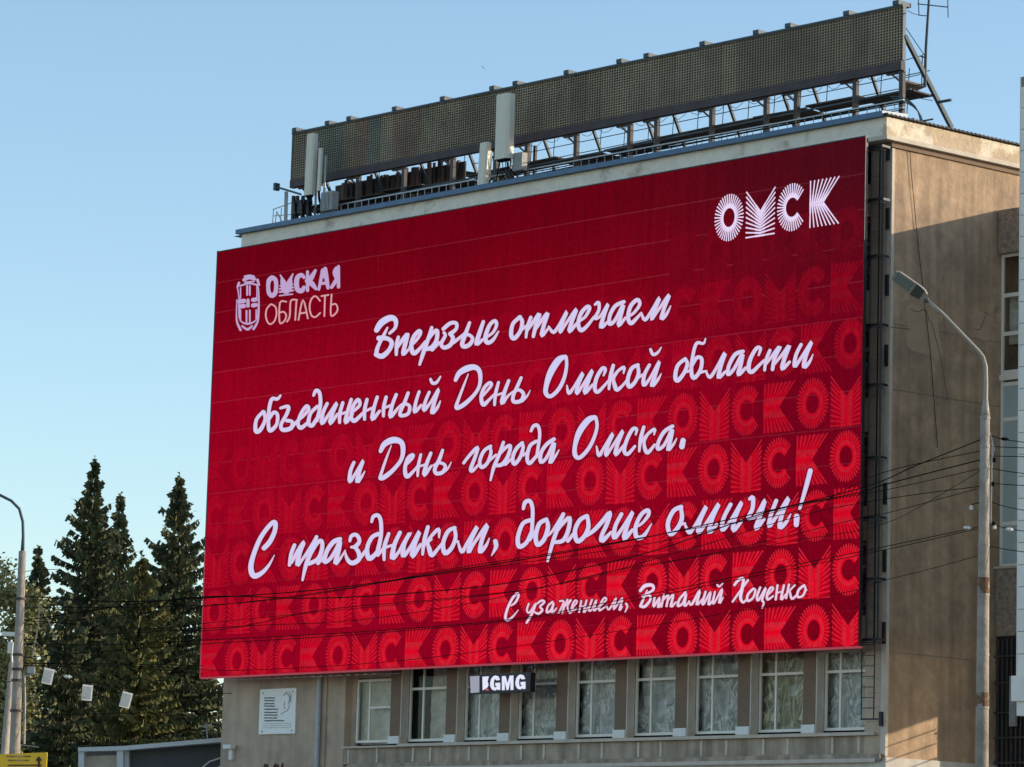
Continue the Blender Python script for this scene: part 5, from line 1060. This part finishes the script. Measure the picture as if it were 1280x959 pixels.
# ================================================================ trees
def spruce(px, py, dist, halfw, label, mname='spruce', seed=1, dens=1.0, narrow=1.0, gpn='spruces behind the left side of the screen'):
    rd = random.Random(seed); tip = at(px, py, dist); H = tip.z; base = Vector((tip.x + rd.uniform(-.3, .3), tip.y, 0))
    t = empty('spruce_tree', base, label, 'tree', gpn)
    b = MB(); n = 10; P = [base.lerp(tip, i / n) + Vector((rd.uniform(-.05, .05), 0, 0)) for i in range(n + 1)]; b.tube(P, [.26 * (1 - i / n) ** .9 + .012 for i in range(n + 1)], 7); b.build('trunk', M['bark'], t)
    R = halfw; V = []; Fc = []; lm = MB()
    z = H * .04; 
    while z < H - .15:
        f = 1 - z / H; nb = max(4, int((7 if f > .15 else 5) * dens)); a0 = rd.uniform(0, 6.28); 
        for k in range(nb):
            L = R * (f ** .58) * sst(0, .16, f) ** .5 * rd.choice((rd.uniform(.5, .8), rd.uniform(.8, 1.12))); a = a0 + k * 6.283 / nb + rd.uniform(-.3, .3)
            if rd.random() < .07: continue
            d = Vector((math.cos(a), math.sin(a), 0)); sd = Vector((-d.y, d.x, 0)); o = base.lerp(tip, z / H)
            up0 = .12 + .5 * (1 - f) ** 3; droop = .30 * min(1, f * 1.6); m = max(3, int(L / .22)); zz = rd.uniform(-.15, .15)
            def bp(s): return o + d * (L * s) + Vector((0, 0, zz + L * (up0 * s - droop * s * s + .16 * s ** 4)))
            prev = bp(0)
            for j in range(1, m + 1):
                s = j / m; q = bp(s)
                wmax = (.10 + .24 * math.sin(min(1, s * 1.05) * math.pi) ** .6) * min(1, .4 + L / 2.2)
                for e in range(11):
                    c = prev.lerp(q, rd.random()); sg = rd.choice((-1, 1)); w = wmax * rd.uniform(.55, 1.25); dn = rd.uniform(.04, .34) * (.6 + .8 * f)
                    tipv = c + sd * sg * w + d * rd.uniform(.02, .22) - Vector((0, 0, dn))
                    wd = rd.uniform(.014, .034)
                    i0 = len(V); V.extend([c - d * wd + Vector((0, 0, .03)), c + d * wd + Vector((0, 0, .03)), tipv + d * wd * .3, c.lerp(tipv, .5) - Vector((0, 0, rd.uniform(.08, .2)))]); Fc.append((i0, i0 + 1, i0 + 2, i0 + 3))
                if rd.random() < .8:
                    i0 = len(V); V.extend([prev + sd * .05, q + sd * .04, q - sd * .04 + Vector((0, 0, -.03)), prev - sd * .05 + Vector((0, 0, -.04))]); Fc.append((i0, i0 + 1, i0 + 2, i0 + 3))
                prev = q
            i0 = len(V); V.extend([prev + sd * .05, prev - sd * .05, prev + d * rd.uniform(.12, .3) + Vector((0, 0, .04))]); Fc.append((i0, i0 + 1, i0 + 2))
        z += (.30 + .20 * f) * rd.uniform(.8, 1.2) / narrow
    for k in range(10): 
        i0 = len(V); q = tip - Vector((0, 0, rd.uniform(0, .6))); a = rd.uniform(0, 6.28); V.extend([q, q + Vector((math.cos(a) * .14, math.sin(a) * .14, .12)), q + Vector((0, 0, .14))]); Fc.append((i0, i0 + 1, i0 + 2))
    me = bpy.data.meshes.new('crown'); me.from_pydata([p - base for p in V], [], Fc); me.materials.append(M[mname]); me.update()
    o = bpy.data.objects.new('crown', me); COL.objects.link(o); o.parent = t; LOC[o.name] = base
    return t
spruce(119, 573, 150, 3.3, 'tallest spruce left of centre in the tree group', 'spruce', 3)
spruce(151, 617, 156, 2.4, 'narrower spruce directly right of the tallest one', 'spruce', 4)
spruce(225, 594, 148, 3.6, 'broad dark spruce partly behind the left edge of the screen', 'spruce', 5)
spruce(48, 684, 152, 2.7, 'shorter spruce just right of the left street lamp', 'spruce', 6)
spruce(178, 690, 138, 3.3, 'olive tinted nearer spruce in the middle of the group', 'spruce_lit', 7, 1.1)
spruce(88, 745, 141, 2.6, 'low dark spruce behind the left hanging plate', 'spruce', 8)
spruce(262, 740, 160, 3.0, 'spruce whose crown shows beside the lower left screen edge', 'spruce', 9)
spruce(16, 770, 158, 2.6, 'low spruce behind the left street lamp', 'spruce', 10)
spruce(135, 760, 160, 3.4, 'dark background spruce behind the olive one', 'spruce', 12)
spruce(205, 755, 162, 3.4, 'dark background spruce right of the olive one', 'spruce', 13)
def leafy(px, py, dist, rx, rz, label, seed):
    rd = random.Random(seed); top_ = at(px, py, dist); base = Vector((top_.x, dist, 0)); t = empty('leafy_tree', base, label, 'tree'); c = top_ - Vector((0, 0, rz))
    b = MB(); b.tube([base, base + Vector((.2, 0, c.z * .5)), c], [.28, .2, .08], 8)
    for k in range(9): a = rd.uniform(0, 6.28); b.tube([base + Vector((.2, 0, c.z * (.5 + .04 * k))), c + Vector((math.cos(a) * rx * .7, math.sin(a) * rx * .7, rd.uniform(-.3, .6) * rz))], [.09, .03], 5)
    b.build('trunk', M['bark'], t); V = []; Fc = []
    cl = [(c + Vector((rd.gauss(0, .42) * rx, rd.gauss(0, .42) * rx, rd.uniform(-1, .9) * rz)), rd.uniform(.5, 1.0)) for _ in range(80)]
    for q, r in cl:
        e = (q - c); 
        if (e.x / rx) ** 2 + (e.y / rx) ** 2 + (e.z / rz) ** 2 > 1: continue
        for _ in range(230):
            p = q + Vector((rd.gauss(0, 1), rd.gauss(0, 1), rd.gauss(0, .8))) * r * .5; u = Vector((rd.uniform(-1, 1), rd.uniform(-1, 1), rd.uniform(-1, 1))).normalized() * .09; w = u.cross(Vector((rd.uniform(-1, 1), rd.uniform(-1, 1), rd.uniform(-1, 1)))).normalized() * .06
            i0 = len(V); V.extend([p - u, p + w, p + u, p - w]); Fc.append((i0, i0 + 1, i0 + 2, i0 + 3))
    me = bpy.data.meshes.new('crown'); me.from_pydata([p - base for p in V], [], Fc); me.materials.append(M['leaf']); me.update()
    o = bpy.data.objects.new('crown', me); COL.objects.link(o); o.parent = t; LOC[o.name] = base
leafy(2, 698, 135, 1.7, 4.5, 'yellow green leafy tree at the very left edge behind the street lamp', 20)
